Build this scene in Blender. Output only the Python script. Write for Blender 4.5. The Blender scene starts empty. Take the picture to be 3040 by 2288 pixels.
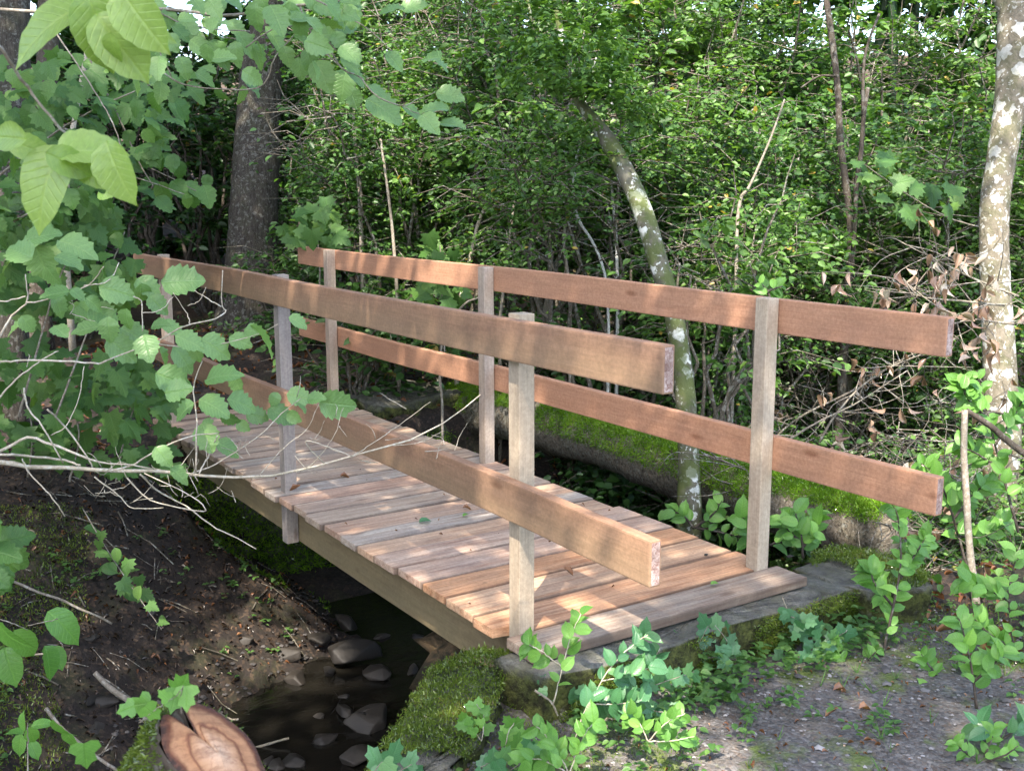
import bpy, bmesh, math, random
import numpy as np
from mathutils import Vector
SC = bpy.context.scene
COL = SC.collection
RN = np.random.default_rng(7)
# ------------------------------------------------------------------ camera
CAM = np.array([2.9201, -1.9683, 1.5137]); YAW, PIT = 0.9843, -0.1791
FPX = 3203.1 / 3040 * 2212                      # focal length in units of a 2212 px wide picture
_h = np.array([-math.sin(YAW), math.cos(YAW), 0]); _up = np.array([0, 0, 1.0])
FWD = _h * math.cos(PIT) + _up * math.sin(PIT)
RGT = np.array([math.cos(YAW), math.sin(YAW), 0])
UPV = _up * math.cos(PIT) - _h * math.sin(PIT)
cd = bpy.data.cameras.new('camera'); cam = bpy.data.objects.new('camera', cd); COL.objects.link(cam)
cam.location = CAM
cam.rotation_euler = (math.pi / 2 + PIT, 0, YAW)
cd.sensor_width = 36; cd.lens = 36 * 3203.1 / 3040; cd.clip_end = 400; cd.clip_start = 0.05
cd.dof.use_dof = True; cd.dof.focus_distance = 5.2; cd.dof.aperture_fstop = 16
SC.camera = cam
# ------------------------------------------------------------------ light
SUN = np.array([0.36, -0.42, 0.83]); SUN /= np.linalg.norm(SUN)
w = bpy.data.worlds.new('World'); SC.world = w; w.use_nodes = True
nt = w.node_tree; bg = nt.nodes['Background']
sky = nt.nodes.new('ShaderNodeTexSky'); sky.sky_type = 'NISHITA'; sky.sun_disc = False
sky.air_density = 1.0; sky.dust_density = 2.2; sky.ozone_density = 0.25; sky.sun_elevation = math.asin(SUN[2]); sky.sun_rotation = math.atan2(SUN[0], SUN[1])
nt.links.new(sky.outputs[0], bg.inputs[0]); bg.inputs[1].default_value = 0.15
ld = bpy.data.lights.new('sun', 'SUN'); ld.energy = 2.7; ld.angle = math.radians(0.55); ld.color = (1, 0.91, 0.79)
lo = bpy.data.objects.new('sun', ld); COL.objects.link(lo)
lo.rotation_euler = Vector(SUN).to_track_quat('Z', 'Y').to_euler(); lo.location = (6, -5, 14)
SC.view_settings.view_transform = 'Standard'; SC.view_settings.look = 'None'
SC.view_settings.exposure = 2.5; SC.view_settings.gamma = 1; SC.view_settings.use_curve_mapping = False
cy = SC.cycles; cy.use_denoising = True; cy.max_bounces = 8; cy.diffuse_bounces = 4; cy.transmission_bounces = 5
cy.glossy_bounces = 2; cy.transparent_max_bounces = 4; cy.caustics_reflective = False; cy.caustics_refractive = False
cy.sample_clamp_indirect = 6
# ------------------------------------------------------------------ helpers
def at(u, v, t):                                 # picture point (2212 wide) at depth t metres
    return CAM + (FWD + RGT * (u - 1106) / FPX - UPV * (v - 832.3) / FPX) * t
def on_z(u, v, z):
    d = FWD + RGT * (u - 1106) / FPX - UPV * (v - 832.3) / FPX
    return CAM + d * (z - CAM[2]) / d[2]
def px(n, t): return n * t / FPX                 # n picture units at depth t, in metres
def sm(a): a = np.clip(a, 0, 1); return a * a * (3 - 2 * a)
def unit(v): return v / np.maximum(np.linalg.norm(v, axis=-1, keepdims=True), 1e-9)
def spline(P, n):
    P = np.asarray(P, float)
    if len(P) == 2: return P[0] + (P[1] - P[0]) * np.linspace(0, 1, n)[:, None]
    Q = np.vstack([2 * P[0] - P[1], P, 2 * P[-1] - P[-2]]); out = []
    s = np.linspace(0, len(P) - 1 - 1e-6, n)
    for k in s:
        i = int(k); t = k - i; a, b, c, d = Q[i:i + 4]
        out.append(.5 * (2 * b + (c - a) * t + (2 * a - 5 * b + 4 * c - d) * t * t + (3 * b - a - 3 * c + d) * t ** 3))
    return np.array(out)
class MB:
    def __init__(s): s.v = []; s.f = {}; s.n = 0; s.t = []; s.uv = []; s.flat = False
    def add(s, v, faces, tint=None, uv=None, mi=0):
        v = np.asarray(v, float); k = len(v)
        s.v.append(v)
        for fa in faces if isinstance(faces, list) else [faces]:
            fa = np.asarray(fa, np.int64)
            if len(fa): s.f.setdefault((fa.shape[1], mi), []).append(fa + s.n)
        s.t.append(np.full(k, .5) if tint is None else np.broadcast_to(tint, (k,)))
        s.uv.append(np.zeros((k, 2)) if uv is None else uv)
        s.n += k
    def tube(s, P, R, sides=8, rough=0.0, cap=True, mi=0, tint=None, rng=RN):
        P = np.asarray(P, float); n = len(P); R = np.broadcast_to(np.asarray(R, float), (n,))
        T = unit(np.gradient(P, axis=0)); a = np.array([0, 0, 1.0]) if abs(T[0][2]) < .8 else np.array([1.0, 0, 0])
        A = np.cross(T, a); bad = np.linalg.norm(A, axis=1) < .2; A[bad] = np.cross(T[bad], [0, 1, .3]); A = unit(A)
        for i in range(1, n):
            x = A[i - 1] - T[i] * (A[i - 1] @ T[i]); A[i] = x / max(np.linalg.norm(x), 1e-6)
        B = np.cross(T, A); th = np.arange(sides) / sides * 2 * np.pi
        ring = (A[:, None] * np.cos(th)[None, :, None] + B[:, None] * np.sin(th)[None, :, None])
        rr = R[:, None] * (1 + rough * rng.normal(size=(n, sides))) if rough else R[:, None] * np.ones((1, sides))
        V = (P[:, None] + ring * rr[..., None]).reshape(-1, 3)
        i, j = np.meshgrid(np.arange(n - 1), np.arange(sides), indexing='ij'); j2 = (j + 1) % sides
        F = np.stack([i * sides + j, i * sides + j2, (i + 1) * sides + j2, (i + 1) * sides + j], -1).reshape(-1, 4)
        fs = [F]
        if cap:
            V = np.vstack([V, P[:1], P[-1:]]); c0, c1 = n * sides, n * sides + 1; k = np.arange(sides); k2 = (k + 1) % sides
            fs.append(np.stack([np.full(sides, c0), k2, k], -1))
            fs.append(np.stack([np.full(sides, c1), (n - 1) * sides + k, (n - 1) * sides + k2], -1))
        s.add(V, fs, mi=mi, tint=tint)
    def build(s, name, mats, parent=None, smooth=True, kind=None, loc=None):
        me = bpy.data.meshes.new(name)
        V = np.vstack(s.v)
        if loc is not None: V = V - np.asarray(loc)
        elif parent is not None: V = V - np.array(parent.location)
        me.vertices.add(len(V)); me.vertices.foreach_set('co', V.astype(np.float32).ravel())
        idx = []; tot = []; mi = []
        for (k, m), L in s.f.items():
            F = np.vstack(L); idx.append(F.ravel()); tot.append(np.full(len(F), k)); mi.append(np.full(len(F), m))
        idx = np.concatenate(idx); tot = np.concatenate(tot); mi = np.concatenate(mi)
        me.loops.add(len(idx)); me.loops.foreach_set('vertex_index', idx.astype(np.int32))
        me.polygons.add(len(tot)); me.polygons.foreach_set('loop_start', (np.cumsum(tot) - tot).astype(np.int32))
        me.polygons.foreach_set('material_index', mi.astype(np.int32))
        me.polygons.foreach_set('use_smooth', np.full(len(tot), bool(smooth)))
        a = me.attributes.new('tint', 'FLOAT', 'POINT'); a.data.foreach_set('value', np.concatenate(s.t).astype(np.float32))
        uvl = me.uv_layers.new(name='UVMap'); uvl.data.foreach_set('uv', np.vstack(s.uv)[idx].astype(np.float32).ravel())
        for m in mats if isinstance(mats, (list, tuple)) else [mats]: me.materials.append(m)
        me.update(calc_edges=True); me.validate()
        o = bpy.data.objects.new(name, me); COL.objects.link(o)
        if loc is not None: o.location = loc
        if parent is not None: o.parent = parent
        if kind: o['kind'] = kind
        return o
def tag(o, label, cat, group=None):
    o['label'] = label; o['category'] = cat
    if group: o['group'] = group
    return o
def thing(name, label, cat, loc=(0, 0, 0), group=None):
    o = bpy.data.objects.new(name, None); COL.objects.link(o); o.location = tuple(float(q) for q in loc); o.empty_display_size = .1
    return tag(o, label, cat, group)
# ------------------------------------------------------------------ materials
class G:
    def __init__(s, name):
        s.m = bpy.data.materials.new(name); s.m.use_nodes = True; s.t = s.m.node_tree
        s.t.nodes.clear(); s.out = s.t.nodes.new('ShaderNodeOutputMaterial')
    def n(s, ty, _o=0, **kw):
        nd = s.t.nodes.new('ShaderNode' + ty)
        for k, v in kw.items():
            if k.startswith('p_'): setattr(nd, k[2:], v); continue
            key = int(k[1:]) if k[0] == 'i' and k[1:].isdigit() else k.replace('_', ' ')
            soc = nd.inputs[key]
            if hasattr(v, 'is_output') or isinstance(v, bpy.types.NodeSocket): s.t.links.new(v, soc)
            else: soc.default_value = v
        return nd.outputs[_o]
    def noise(s, vec, scale, detail=4, rough=.6, dist=0): return s.n('TexNoise', 0, Vector=vec, Scale=scale, Detail=detail, Roughness=rough, Distortion=dist)
    def map(s, vec, sc=(1, 1, 1), loc=(0, 0, 0)): return s.n('Mapping', 0, Vector=vec, Scale=sc, Location=loc)
    def ramp(s, fac, *st):
        nd = s.t.nodes.new('ShaderNodeValToRGB'); s.t.links.new(fac, nd.inputs[0]); e = nd.color_ramp.elements
        while len(e) < len(st): e.new(.5)
        for q, (p, c) in zip(e, st):
            q.position = p; q.color = (c, c, c, 1) if not hasattr(c, '__len__') else tuple(c) + (1,)
        return nd.outputs[0]
    def mix(s, f, a, b, mode='MIX'):
        nd = s.t.nodes.new('ShaderNodeMix'); nd.data_type = 'RGBA'; nd.blend_type = mode
        for soc, v in ((nd.inputs[0], f), (nd.inputs[6], a), (nd.inputs[7], b)):
            if isinstance(v, bpy.types.NodeSocket): s.t.links.new(v, soc)
            elif hasattr(v, '__len__'): soc.default_value = tuple(v)[:3] + (1,)
            else: soc.default_value = v
        return nd.outputs[2]
    def math(s, op, a, b=0.0, clamp=False):
        nd = s.t.nodes.new('ShaderNodeMath'); nd.operation = op; nd.use_clamp = clamp
        for soc, v in zip(nd.inputs, (a, b)):
            if isinstance(v, bpy.types.NodeSocket): s.t.links.new(v, soc)
            else: soc.default_value = v
        return nd.outputs[0]
    def sep(s, v, k): return s.n('SeparateXYZ', k, Vector=v)
    def bump(s, h, st, d=.01): return s.n('Bump', 0, Strength=st, Distance=d, Height=h)
    def bsdf(s, col, rough=.7, nrm=None, spec=.3, **kw):
        k = dict(Base_Color=col, Roughness=rough); k.update(kw)
        if nrm is not None: k['Normal'] = nrm
        nd = s.n('BsdfPrincipled', 0, **k); nd.node.inputs['Specular IOR Level'].default_value = spec
        s.t.links.new(nd, s.out.inputs[0]); return nd
    def obj(s): return s.n('TexCoord', 3)
    def geo(s): return s.n('NewGeometry', 0)
C4 = lambda c: tuple(c) + (1,)
def wood(name, axis=0, algae=0.0, grain=.45, blotch=.5, stain=(.05, .045, .04), soft=1.0, spots=.55):
    g = G(name); rnd = g.n('ObjectInfo', 5); base = g.n('ObjectInfo', 1)
    off = g.n('CombineXYZ', 0, X=g.math('MULTIPLY', rnd, 37.0), Y=g.math('MULTIPLY', rnd, 11.0), Z=g.math('MULTIPLY', rnd, 53.0))
    co = g.n('VectorMath', 0, p_operation='ADD', i0=g.obj(), i1=off)
    s1 = [38, 38, 38]; s1[axis] = 2.4; s2 = [150, 150, 150]; s2[axis] = 5; s3 = [9, 9, 9]; s3[axis] = 2.2
    gr = g.noise(g.map(co, s1), 1, 5, .65, .6); fi = g.noise(g.map(co, s2), 1, 3, .7); bl = g.noise(g.map(co, s3), 1, 3, .6, .4)
    s4 = [26, 26, 26]; s4[axis] = 90 if axis == 0 else 26
    col = g.mix(g.ramp(gr, (.3, soft), (.62, 0.0)), base, g.mix(1.0, base, (.62, .5, .45, 1), 'MULTIPLY'))
    col = g.mix(grain, col, g.mix(g.ramp(fi, (.35, 0.0), (.65, 1.0)), g.mix(1.0, col, (.66, .62, .6, 1), 'MULTIPLY'), g.mix(1.0, col, (1.2, 1.18, 1.15, 1), 'MULTIPLY')))
    col = g.mix(g.math('MULTIPLY', g.ramp(bl, (.48, 0.0), (.68, 1.0)), blotch), col, g.mix(1.0, col, (.72, .74, .8, 1), 'MULTIPLY'))
    col = g.mix(g.math('MULTIPLY', g.ramp(bl, (.3, 1.0), (.46, 0.0)), blotch * .5), col, g.mix(1.0, col, (1.15, 1.05, .95, 1), 'MULTIPLY'))
    mt = g.noise(co, 75, 3, .75); col = g.mix(.55, col, g.mix(g.ramp(mt, (.36, 0.0), (.64, 1.0)), g.mix(1.0, col, (.74, .73, .72, 1), 'MULTIPLY'), g.mix(1.0, col, (1.2, 1.2, 1.2, 1), 'MULTIPLY')))
    s5 = [16, 16, 16]; s5[axis] = 7
    sp = g.noise(g.map(co, s5, (3, 7, 1)), 1, 4, .75)
    col = g.mix(g.math('MULTIPLY', g.ramp(sp, (.64, 0.0), (.76, 1.0)), spots), col, C4(stain))
    if axis == 0 and algae is not None:        # upright weather stains and saw marks across the face
        st = g.noise(g.map(co, (14, .8, 1.2)), 1, 5, .75)
        col = g.mix(g.math('MULTIPLY', g.ramp(st, (.5, 0.0), (.75, 1.0)), .35), col, g.mix(1.0, col, (.7, .72, .7, 1), 'MULTIPLY'))
    if algae:                                   # algae creeping up from the lower edge
        z = g.sep(g.obj(), 2); zz = g.math('ADD', z, g.math('MULTIPLY', g.math('SUBTRACT', bl, .5), .12))
        col = g.mix(g.math('MULTIPLY', g.ramp(g.math('MULTIPLY_ADD', zz, -8.0), (.0, 0.0), (.75, 1.0)), algae), col, (.20, .19, .105, 1))
    if axis == 1:
        gx_ = g.sep(g.n('TexCoord', 0), 0); e_ = g.math('MULTIPLY', g.math('ABSOLUTE', g.math('SUBTRACT', gx_, .5)), 2.0); e_ = g.math('ADD', e_, g.math('MULTIPLY', g.math('SUBTRACT', g.noise(g.map(co, (3, 14, 3)), 1, 4, .7), .5), .16))
        col = g.mix(g.math('MULTIPLY', g.ramp(e_, (.87, 0.0), (.99, 1.0)), .7), col, (.075, .05, .038, 1))
    s6 = [5.5, 5.5, 5.5]; s6[axis] = 1.9; kv = g.n('TexVoronoi', 0, Vector=g.map(co, s6), Scale=1.0)
    col = g.mix(g.math('MULTIPLY', g.ramp(kv, (.04, 1.0), (.10, 0.0)), .6), col, g.mix(1.0, col, (.42, .3, .24, 1), 'MULTIPLY'))
    h = g.math('ADD', g.math('MULTIPLY', gr, .6), g.math('MULTIPLY', fi, .5))
    g.bsdf(col, .68, g.bump(h, .35, .003), .25); return g.m
W_RAIL_L = wood('wood_rail_weathered', 0, .22, .3, .5, soft=.35, spots=.15); W_RAIL_R = wood('wood_rail_red', 0, .0, .3, .4, soft=.35, spots=.12)
W_POST = wood('wood_post', 2, None, .35, .6, soft=.3, spots=.3); W_PLANK = wood('wood_plank', 1, None, .6, .8); W_BEAM = wood('wood_beam', 0, .25, .4, .6, soft=.5)
def mat_end():
    g = G('wood_end_grain'); co = g.obj(); n = g.noise(g.map(co, (60, 60, 60)), 1, 5, .75, 1.0); n2 = g.noise(co, 14, 3)
    col = g.mix(g.ramp(n, (.38, 0.0), (.62, 1.0)), (.20, .10, .075, 1), (.52, .42, .38, 1))
    col = g.mix(g.ramp(n2, (.4, 0.0), (.65, .6)), col, (.13, .085, .07, 1))
    g.bsdf(col, .8, g.bump(n, .7, .006)); return g.m
W_END = mat_end()
def leafmat(name, c1, c2, c3, cy=(.35, .22, .03), yel=.97, trans=.35, veins=False, vein=.7, rough=.42, spec=.45):
    g = G(name); t = g.n('Attribute', 2, p_attribute_name='tint')
    col = g.ramp(t, (0, c1), (.5, c2), (yel - .05, c3), (min(yel, .999), cy))
    nrm = None
    if veins:
        uv = g.n('UVMap', 0); u = g.sep(uv, 0); v = g.math('ABSOLUTE', g.sep(uv, 1))
        ph = g.math('SUBTRACT', g.math('MULTIPLY', u, 9.0), g.math('MULTIPLY', v, 3.2))
        fr = g.math('ABSOLUTE', g.math('SUBTRACT', g.math('FRACT', ph), .5))
        vn = g.ramp(fr, (0, 1.0), (.11, 0.0)); mid = g.ramp(v, (0, 1.0), (.07, 0.0)); both = g.math('MAXIMUM', vn, mid)
        fine = g.noise(g.n('TexCoord', 3), 160, 3, .7)
        col = g.mix(g.math('MULTIPLY', both, vein), col, g.mix(1.0, col, (1.55, 1.4, 1.4, 1), 'MULTIPLY'))
        col = g.mix(.35, col, g.mix(g.ramp(fine, (.35, 0.0), (.65, 1.0)), g.mix(1.0, col, (.7, .72, .7, 1), 'MULTIPLY'), g.mix(1.0, col, (1.25, 1.2, 1.2, 1), 'MULTIPLY')))
        nrm = g.bump(g.math('MULTIPLY_ADD', both, -1.0), min(.6, vein), .005)
    k = dict(Base_Color=col, Roughness=rough)
    if nrm is not None: k['Normal'] = nrm
    b = g.n('BsdfPrincipled', 0, **k); b.node.inputs['Specular IOR Level'].default_value = spec
    tr = g.n('BsdfTranslucent', 0, Color=g.mix(1.0, col, (1.5, 1.6, .6, 1), 'MULTIPLY'))
    ms = g.n('MixShader', 0, Fac=trans, i1=b, i2=tr); g.t.links.new(ms, g.out.inputs[0]); return g.m
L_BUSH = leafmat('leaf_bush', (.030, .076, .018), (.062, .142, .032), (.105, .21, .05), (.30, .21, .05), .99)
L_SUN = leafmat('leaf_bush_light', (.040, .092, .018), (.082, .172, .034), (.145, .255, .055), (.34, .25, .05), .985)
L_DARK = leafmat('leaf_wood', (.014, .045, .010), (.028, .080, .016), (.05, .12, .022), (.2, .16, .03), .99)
L_HAZEL = leafmat('leaf_hazel', (.11, .215, .065), (.15, .27, .085), (.20, .33, .11), (.30, .30, .05), .99, .3, True, .42, .38, .5)
L_MAPLE = leafmat('leaf_maple', (.05, .125, .026), (.078, .17, .038), (.12, .225, .052), (.25, .2, .04), .99, .35, True, .42, .45, .4)
L_LIME = leafmat('leaf_lime', (.18, .28, .06), (.23, .34, .085), (.29, .41, .12), (.3, .25, .05), .995, .4, True, .3, .35, .5)
L_SHRUB = leafmat('leaf_shrub', (.085, .21, .035), (.12, .27, .05), (.16, .33, .06), (.30, .3, .05), .995, .35, True, .42, .4, .45)
L_IVY = leafmat('leaf_ivy', (.035, .115, .045), (.06, .17, .065), (.10, .22, .075), (.25, .3, .05), .995, .25, True, .42, .35, .5)
L_DEAD = leafmat('leaf_dead', (.13, .055, .025), (.24, .11, .055), (.36, .20, .11), (.5, .36, .25), .93, .2, False, .7, .2)
L_LITTER = leafmat('leaf_litter_dark', (.03, .02, .013), (.075, .048, .03), (.15, .105, .07), (.3, .24, .18), .93, .1, False, .7, .2)
L_DRY = leafmat('leaf_dry', (.17, .10, .065), (.28, .18, .125), (.40, .30, .23), (.5, .42, .34), .93, .2, False, .7, .2)
L_MOSS = leafmat('moss', (.05, .08, .012), (.10, .15, .022), (.17, .22, .04), (.16, .12, .04), .97, .25, False, .8, .1)
L_MOSSG = leafmat('moss_bright', (.07, .14, .012), (.14, .27, .02), (.22, .35, .04), (.2, .2, .04), .98, .3, False, .8, .1)
def bark(name, c1, c2, lichen=0.0, moss=0.0, fur=(14, 14, 3), bs=.6, spot=9, lich=(.62, .64, .6)):
    g = G(name); co = g.obj(); n = g.noise(g.map(co, fur), 1.6, 6, .7, .7); n2 = g.noise(co, 5, 4, .6)
    col = g.mix(g.ramp(n, (.34, 0.0), (.66, 1.0)), C4(c1), C4(c2))
    col = g.mix(g.math('MULTIPLY', g.ramp(n2, (.4, 0.0), (.7, 1.0)), .5), col, g.mix(1.0, col, (.6, .66, .55, 1), 'MULTIPLY'))
    if lichen:
        wv = g.n('VectorMath', 0, p_operation='ADD', i0=co, i1=g.n('VectorMath', 0, p_operation='SCALE', i0=g.n('TexNoise', 1, Vector=co, Scale=24.0), Scale=.09))
        vo = g.n('TexVoronoi', 0, Vector=wv, Scale=float(spot)); ms = g.noise(co, 1.7, 2)
        f = g.math('MULTIPLY', g.ramp(g.math('SUBTRACT', g.math('ADD', vo, g.math('MULTIPLY', g.noise(co, 60, 2), .12)), g.math('MULTIPLY', ms, .75)), (-.02 + .0, 1.0), (.03, 0.0)), lichen)
        col = g.mix(f, col, C4(lich))
        vo2 = g.n('TexVoronoi', 0, Vector=wv, Scale=float(spot) * 3.3)
        col = g.mix(g.math('MULTIPLY', g.ramp(g.math('SUBTRACT', vo2, g.math('MULTIPLY', n2, .5)), (-.03, 1.0), (.05, 0.0)), lichen * .8), col, C4(lich))
    if moss:
        mz = g.noise(co, 7, 5, .7)
        col = g.mix(g.math('MULTIPLY', g.ramp(mz, (.5 - .12 * moss, 0.0), (.62 - .1 * moss, 1.0)), min(1, moss)), col, g.mix(n, (.045, .065, .018, 1), (.10, .12, .035, 1)))
    g.bsdf(col, .85, g.bump(g.math('ADD', n, g.math('MULTIPLY', n2, .3)), bs, .02), .15); return g.m
B_BIG = bark('bark_furrowed', (.026, .022, .018), (.085, .074, .063), .12, .12, (26, 26, 4), .9, 22)
B_PALE = bark('bark_pale_lichen', (.11, .095, .07), (.23, .20, .155), .7, .35, (12, 12, 9), .8, 9.5, (.52, .52, .49))
B_LEAN = bark('bark_mossy', (.075, .07, .05), (.16, .15, .115), .7, .85, (10, 10, 6), .4, 8.5, (.66, .68, .64))
B_TWIG = bark('bark_twig', (.16, .13, .10), (.30, .26, .21), .2, .1, (30, 30, 30), .3, 30)
B_PALETWIG = bark('bark_pale_twig', (.30, .25, .18), (.52, .45, .36), .3, 0, (30, 30, 30), .3, 60)
B_WHITE = bark('bark_white', (.28, .27, .24), (.55, .54, .5), .5, 0, (20, 20, 20), .3, 25)
B_STEM = bark('bark_thicket_stem', (.075, .06, .045), (.17, .145, .115), .25, .15, (30, 30, 30), .3, 30)
B_DARK = bark('bark_dark', (.035, .028, .022), (.10, .08, .065), .1, .1, (14, 14, 4), .6, 20)
B_LOG = bark('bark_log', (.05, .04, .03), (.30, .25, .19), .25, .05, (34, 9, 24), 1.2, 40, (.4, .43, .38))
def earth(name, c1, c2, c3, litter=.5, moss=0.0, peb=0.0, wet=0.0):
    g = G(name); co = g.obj(); n = g.noise(co, 3.5, 6, .7); f = g.noise(co, 38, 5, .75); l = g.n('TexVoronoi', 1, Vector=g.map(co, (75, 58, 66)), Scale=1.0)
    col = g.mix(g.ramp(n, (.32, 0.0), (.68, 1.0)), C4(c1), C4(c2)); col = g.mix(g.ramp(f, (.4, 0.0), (.72, .8)), col, C4(c3))
    lf = g.sep(l, 0)
    col = g.mix(g.math('MULTIPLY', g.ramp(lf, (.72, 0.0), (.8, 1.0)), litter), col, g.mix(g.sep(l, 1), (.055, .032, .02, 1), (.17, .11, .07, 1)))
    h = f
    if peb:
        v = g.n('TexVoronoi', 0, Vector=co, Scale=85.0, Randomness=1.0); vc = g.n('TexVoronoi', 1, Vector=co, Scale=85.0)
        pm = g.math('MULTIPLY', g.ramp(g.sep(vc, 0), (.45, 0.0), (.5, 1.0)), peb)
        col = g.mix(pm, col, g.mix(g.sep(vc, 1), (.05, .05, .05, 1), (.20, .19, .18, 1))); h = g.math('SUBTRACT', f, g.math('MULTIPLY', v, .6))
    if moss:
        m = g.noise(co, 2.3, 5, .72); col = g.mix(g.math('MULTIPLY', g.ramp(m, (.52, 0.0), (.62, 1.0)), moss), col, g.mix(f, (.05, .085, .012, 1), (.13, .17, .03, 1)))
    g.bsdf(col, .9 - wet, g.bump(h, .8, .012), .2 + wet); return g.m
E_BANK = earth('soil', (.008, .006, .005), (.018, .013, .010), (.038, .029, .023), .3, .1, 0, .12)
E_PATH = earth('path_gravel', (.055, .047, .042), (.105, .091, .080), (.17, .15, .135), .3, .8, .6)
E_HILL = earth('forest_floor', (.028, .018, .012), (.06, .038, .025), (.10, .065, .042), .7, .25)
def concrete():
    g = G('concrete_old'); co = g.obj(); n = g.noise(co, 6, 6, .7); f = g.noise(co, 60, 4, .7); m = g.noise(co, 4.5, 5, .7)
    up = g.sep(g.n('NewGeometry', 1), 2)
    col = g.mix(g.ramp(n, (.35, 0.0), (.65, 1.0)), (.075, .07, .06, 1), (.25, .24, .22, 1)); col = g.mix(g.ramp(f, (.4, 0.0), (.7, .6)), col, (.12, .11, .10, 1))
    side = g.ramp(up, (.25, 1.0), (.85, .3))
    col = g.mix(g.math('MULTIPLY', g.ramp(m, (.30, 0.0), (.46, 1.0)), side), col, g.mix(g.ramp(g.noise(co, 22, 5, .75), (.4, 0.0), (.6, 1.0)), (.028, .028, .014, 1), (.095, .105, .03, 1)))
    g.bsdf(col, .9, g.bump(g.math('ADD', n, f), 1.0, .022), .15); return g.m
CONC = concrete()
def wallm():
    g = G('mossy_wall'); co = g.obj(); n = g.noise(co, 5, 6, .75); f = g.noise(co, 45, 5, .75)
    col = g.mix(g.ramp(n, (.42, 0.0), (.62, 1.0)), (.030, .045, .012, 1), (.17, .165, .12, 1)); col = g.mix(g.ramp(f, (.4, 0.0), (.7, .6)), col, (.04, .055, .012, 1))
    g.bsdf(col, .9, g.bump(f, .9, .02), .15); return g.m
MWALL = wallm()
def brownstone():
    g = G('wet_brown_stone'); co = g.obj(); n = g.noise(co, 4, 6, .7, .5); f = g.noise(co, 40, 4, .7)
    col = g.mix(g.ramp(n, (.42, 0.0), (.66, 1.0)), (.018, .013, .007, 1), (.19, .12, .06, 1)); col = g.mix(g.ramp(f, (.4, 0.0), (.7, .5)), col, (.03, .03, .012, 1))
    g.bsdf(col, .6, g.bump(n, .8, .03), .3); return g.m
BROWN = brownstone()
def watermat():
    g = G('stream_water'); co = g.obj(); n = g.noise(g.map(co, (9, 5, 1)), 1, 4, .6, .6)
    g.bsdf(C4((.010, .009, .007)), .08, g.bump(n, .25, .02), .5); return g.m
WATER = watermat()
def stone():
    g = G('stone'); co = g.obj(); r = g.n('ObjectInfo', 5); n = g.noise(co, 9, 5, .7)
    a = g.ramp(r, (0, (.018, .016, .014)), (.5, (.036, .030, .024)), (1, (.065, .056, .046)))
    g.bsdf(g.mix(g.ramp(n, (.35, 0.0), (.7, 1.0)), g.mix(1.0, a, (.5, .5, .5, 1), 'MULTIPLY'), a), .6, g.bump(n, .6, .01), .3); return g.m
STONE = stone()
def pebm():
    g = G('pebble'); t = g.n('Attribute', 2, p_attribute_name='tint')
    g.bsdf(g.ramp(t, (0, (.035, .033, .032)), (.6, (.11, .10, .095)), (1, (.30, .28, .27))), .75); return g.m
PEB = pebm()
# ------------------------------------------------------------------ leaf templates (x along, y across, z up)
def tpl_simple(wd=.55, fold=.12, droop=.1):
    v = np.array([[0, 0, 0], [.28, .5 * wd, fold], [.68, .42 * wd, fold * .8], [1, 0, -droop], [.68, -.42 * wd, fold * .8], [.28, -.5 * wd, fold]])
    return v, [np.array([[0, 3, 2, 1], [0, 5, 4, 3]])]
def tpl_outline(prof, fold=.1, droop=.25, wav=.02, seed=0):   # prof: list of (x, halfwidth)
    r = np.random.default_rng(seed); n = len(prof); xs = np.array([p[0] for p in prof]); ws = np.array([p[1] for p in prof])
    mid = np.stack([np.linspace(0, 1, n), np.zeros(n), -droop * np.linspace(0, 1, n) ** 2], 1)
    zl = mid[:, 2] + ws * fold * 2 + r.normal(0, wav, n); zr = mid[:, 2] + ws * fold * 2 + r.normal(0, wav, n)
    Lq = np.stack([xs, ws, zl], 1); Rq = np.stack([xs, -ws, zr], 1)
    v = np.vstack([mid, Lq, Rq]); i = np.arange(n - 1)
    return v, [np.vstack([np.stack([i, i + 1, n + i + 1, n + i], 1), np.stack([i + 1, i, 2 * n + i, 2 * n + i + 1], 1)])]
def prof_round(n=13, w=.43, serr=.02, tip=.86):
    out = []
    for k in range(n):
        s = k / (n - 1); h = w * (math.sin(math.pi * min(1, s ** .8)) ** .62 if 0 < s < 1 else 0)
        if s > tip: h *= .5
        out.append((s + (serr if k % 2 else -serr * .6) * (0 < k < n - 1), max(0, h + (serr if k % 2 else -serr) * (0 < k < n - 1))))
    return out
T_SMALL = [tpl_simple(.56, .10, .06), tpl_simple(.62, .05, .16), tpl_simple(.5, .16, .1)]
T_HAZEL = [tpl_outline(prof_round(13, .40, .034), .12, d, .024, s) for d, s in ((.2, 1), (.35, 2), (.1, 3), (.45, 5))]
T_OVAL = [tpl_outline(prof_round(9, .31, 0), f, d, .008, s) for f, d, s in ((.2, .25, 4), (.1, .4, 6), (.35, .15, 8))]
T_LIME = [tpl_outline(prof_round(13, .33, .006, .9), f, d, .012, s) for f, d, s in ((.2, .3, 4), (.1, .5, 6))]
def tpl_lobed(lob, k=5, cup=.08):                 # palmate: fan from the leaf base
    P = np.array(lob, float); n = len(P); c = np.array([[.12, 0, 0]])
    r = np.linalg.norm(P - [.3, 0], axis=1)
    v = np.vstack([[[0, 0, 0]], c, np.column_stack([P, -cup * r ** 2 * 2])]); i = np.arange(n - 1)
    return v, [np.stack([np.full(n - 1, 1), 2 + i, 3 + i], 1), np.array([[1, 0, 2], [1, n + 1, 0]])]
_m = [(-.06, -.16), (-.12, -.40), (.08, -.36), (.18, -.56), (.32, -.40), (.46, -.50), (.50, -.26), (.64, -.30), (.72, -.16), (.82, -.17), (1, 0)]
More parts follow.
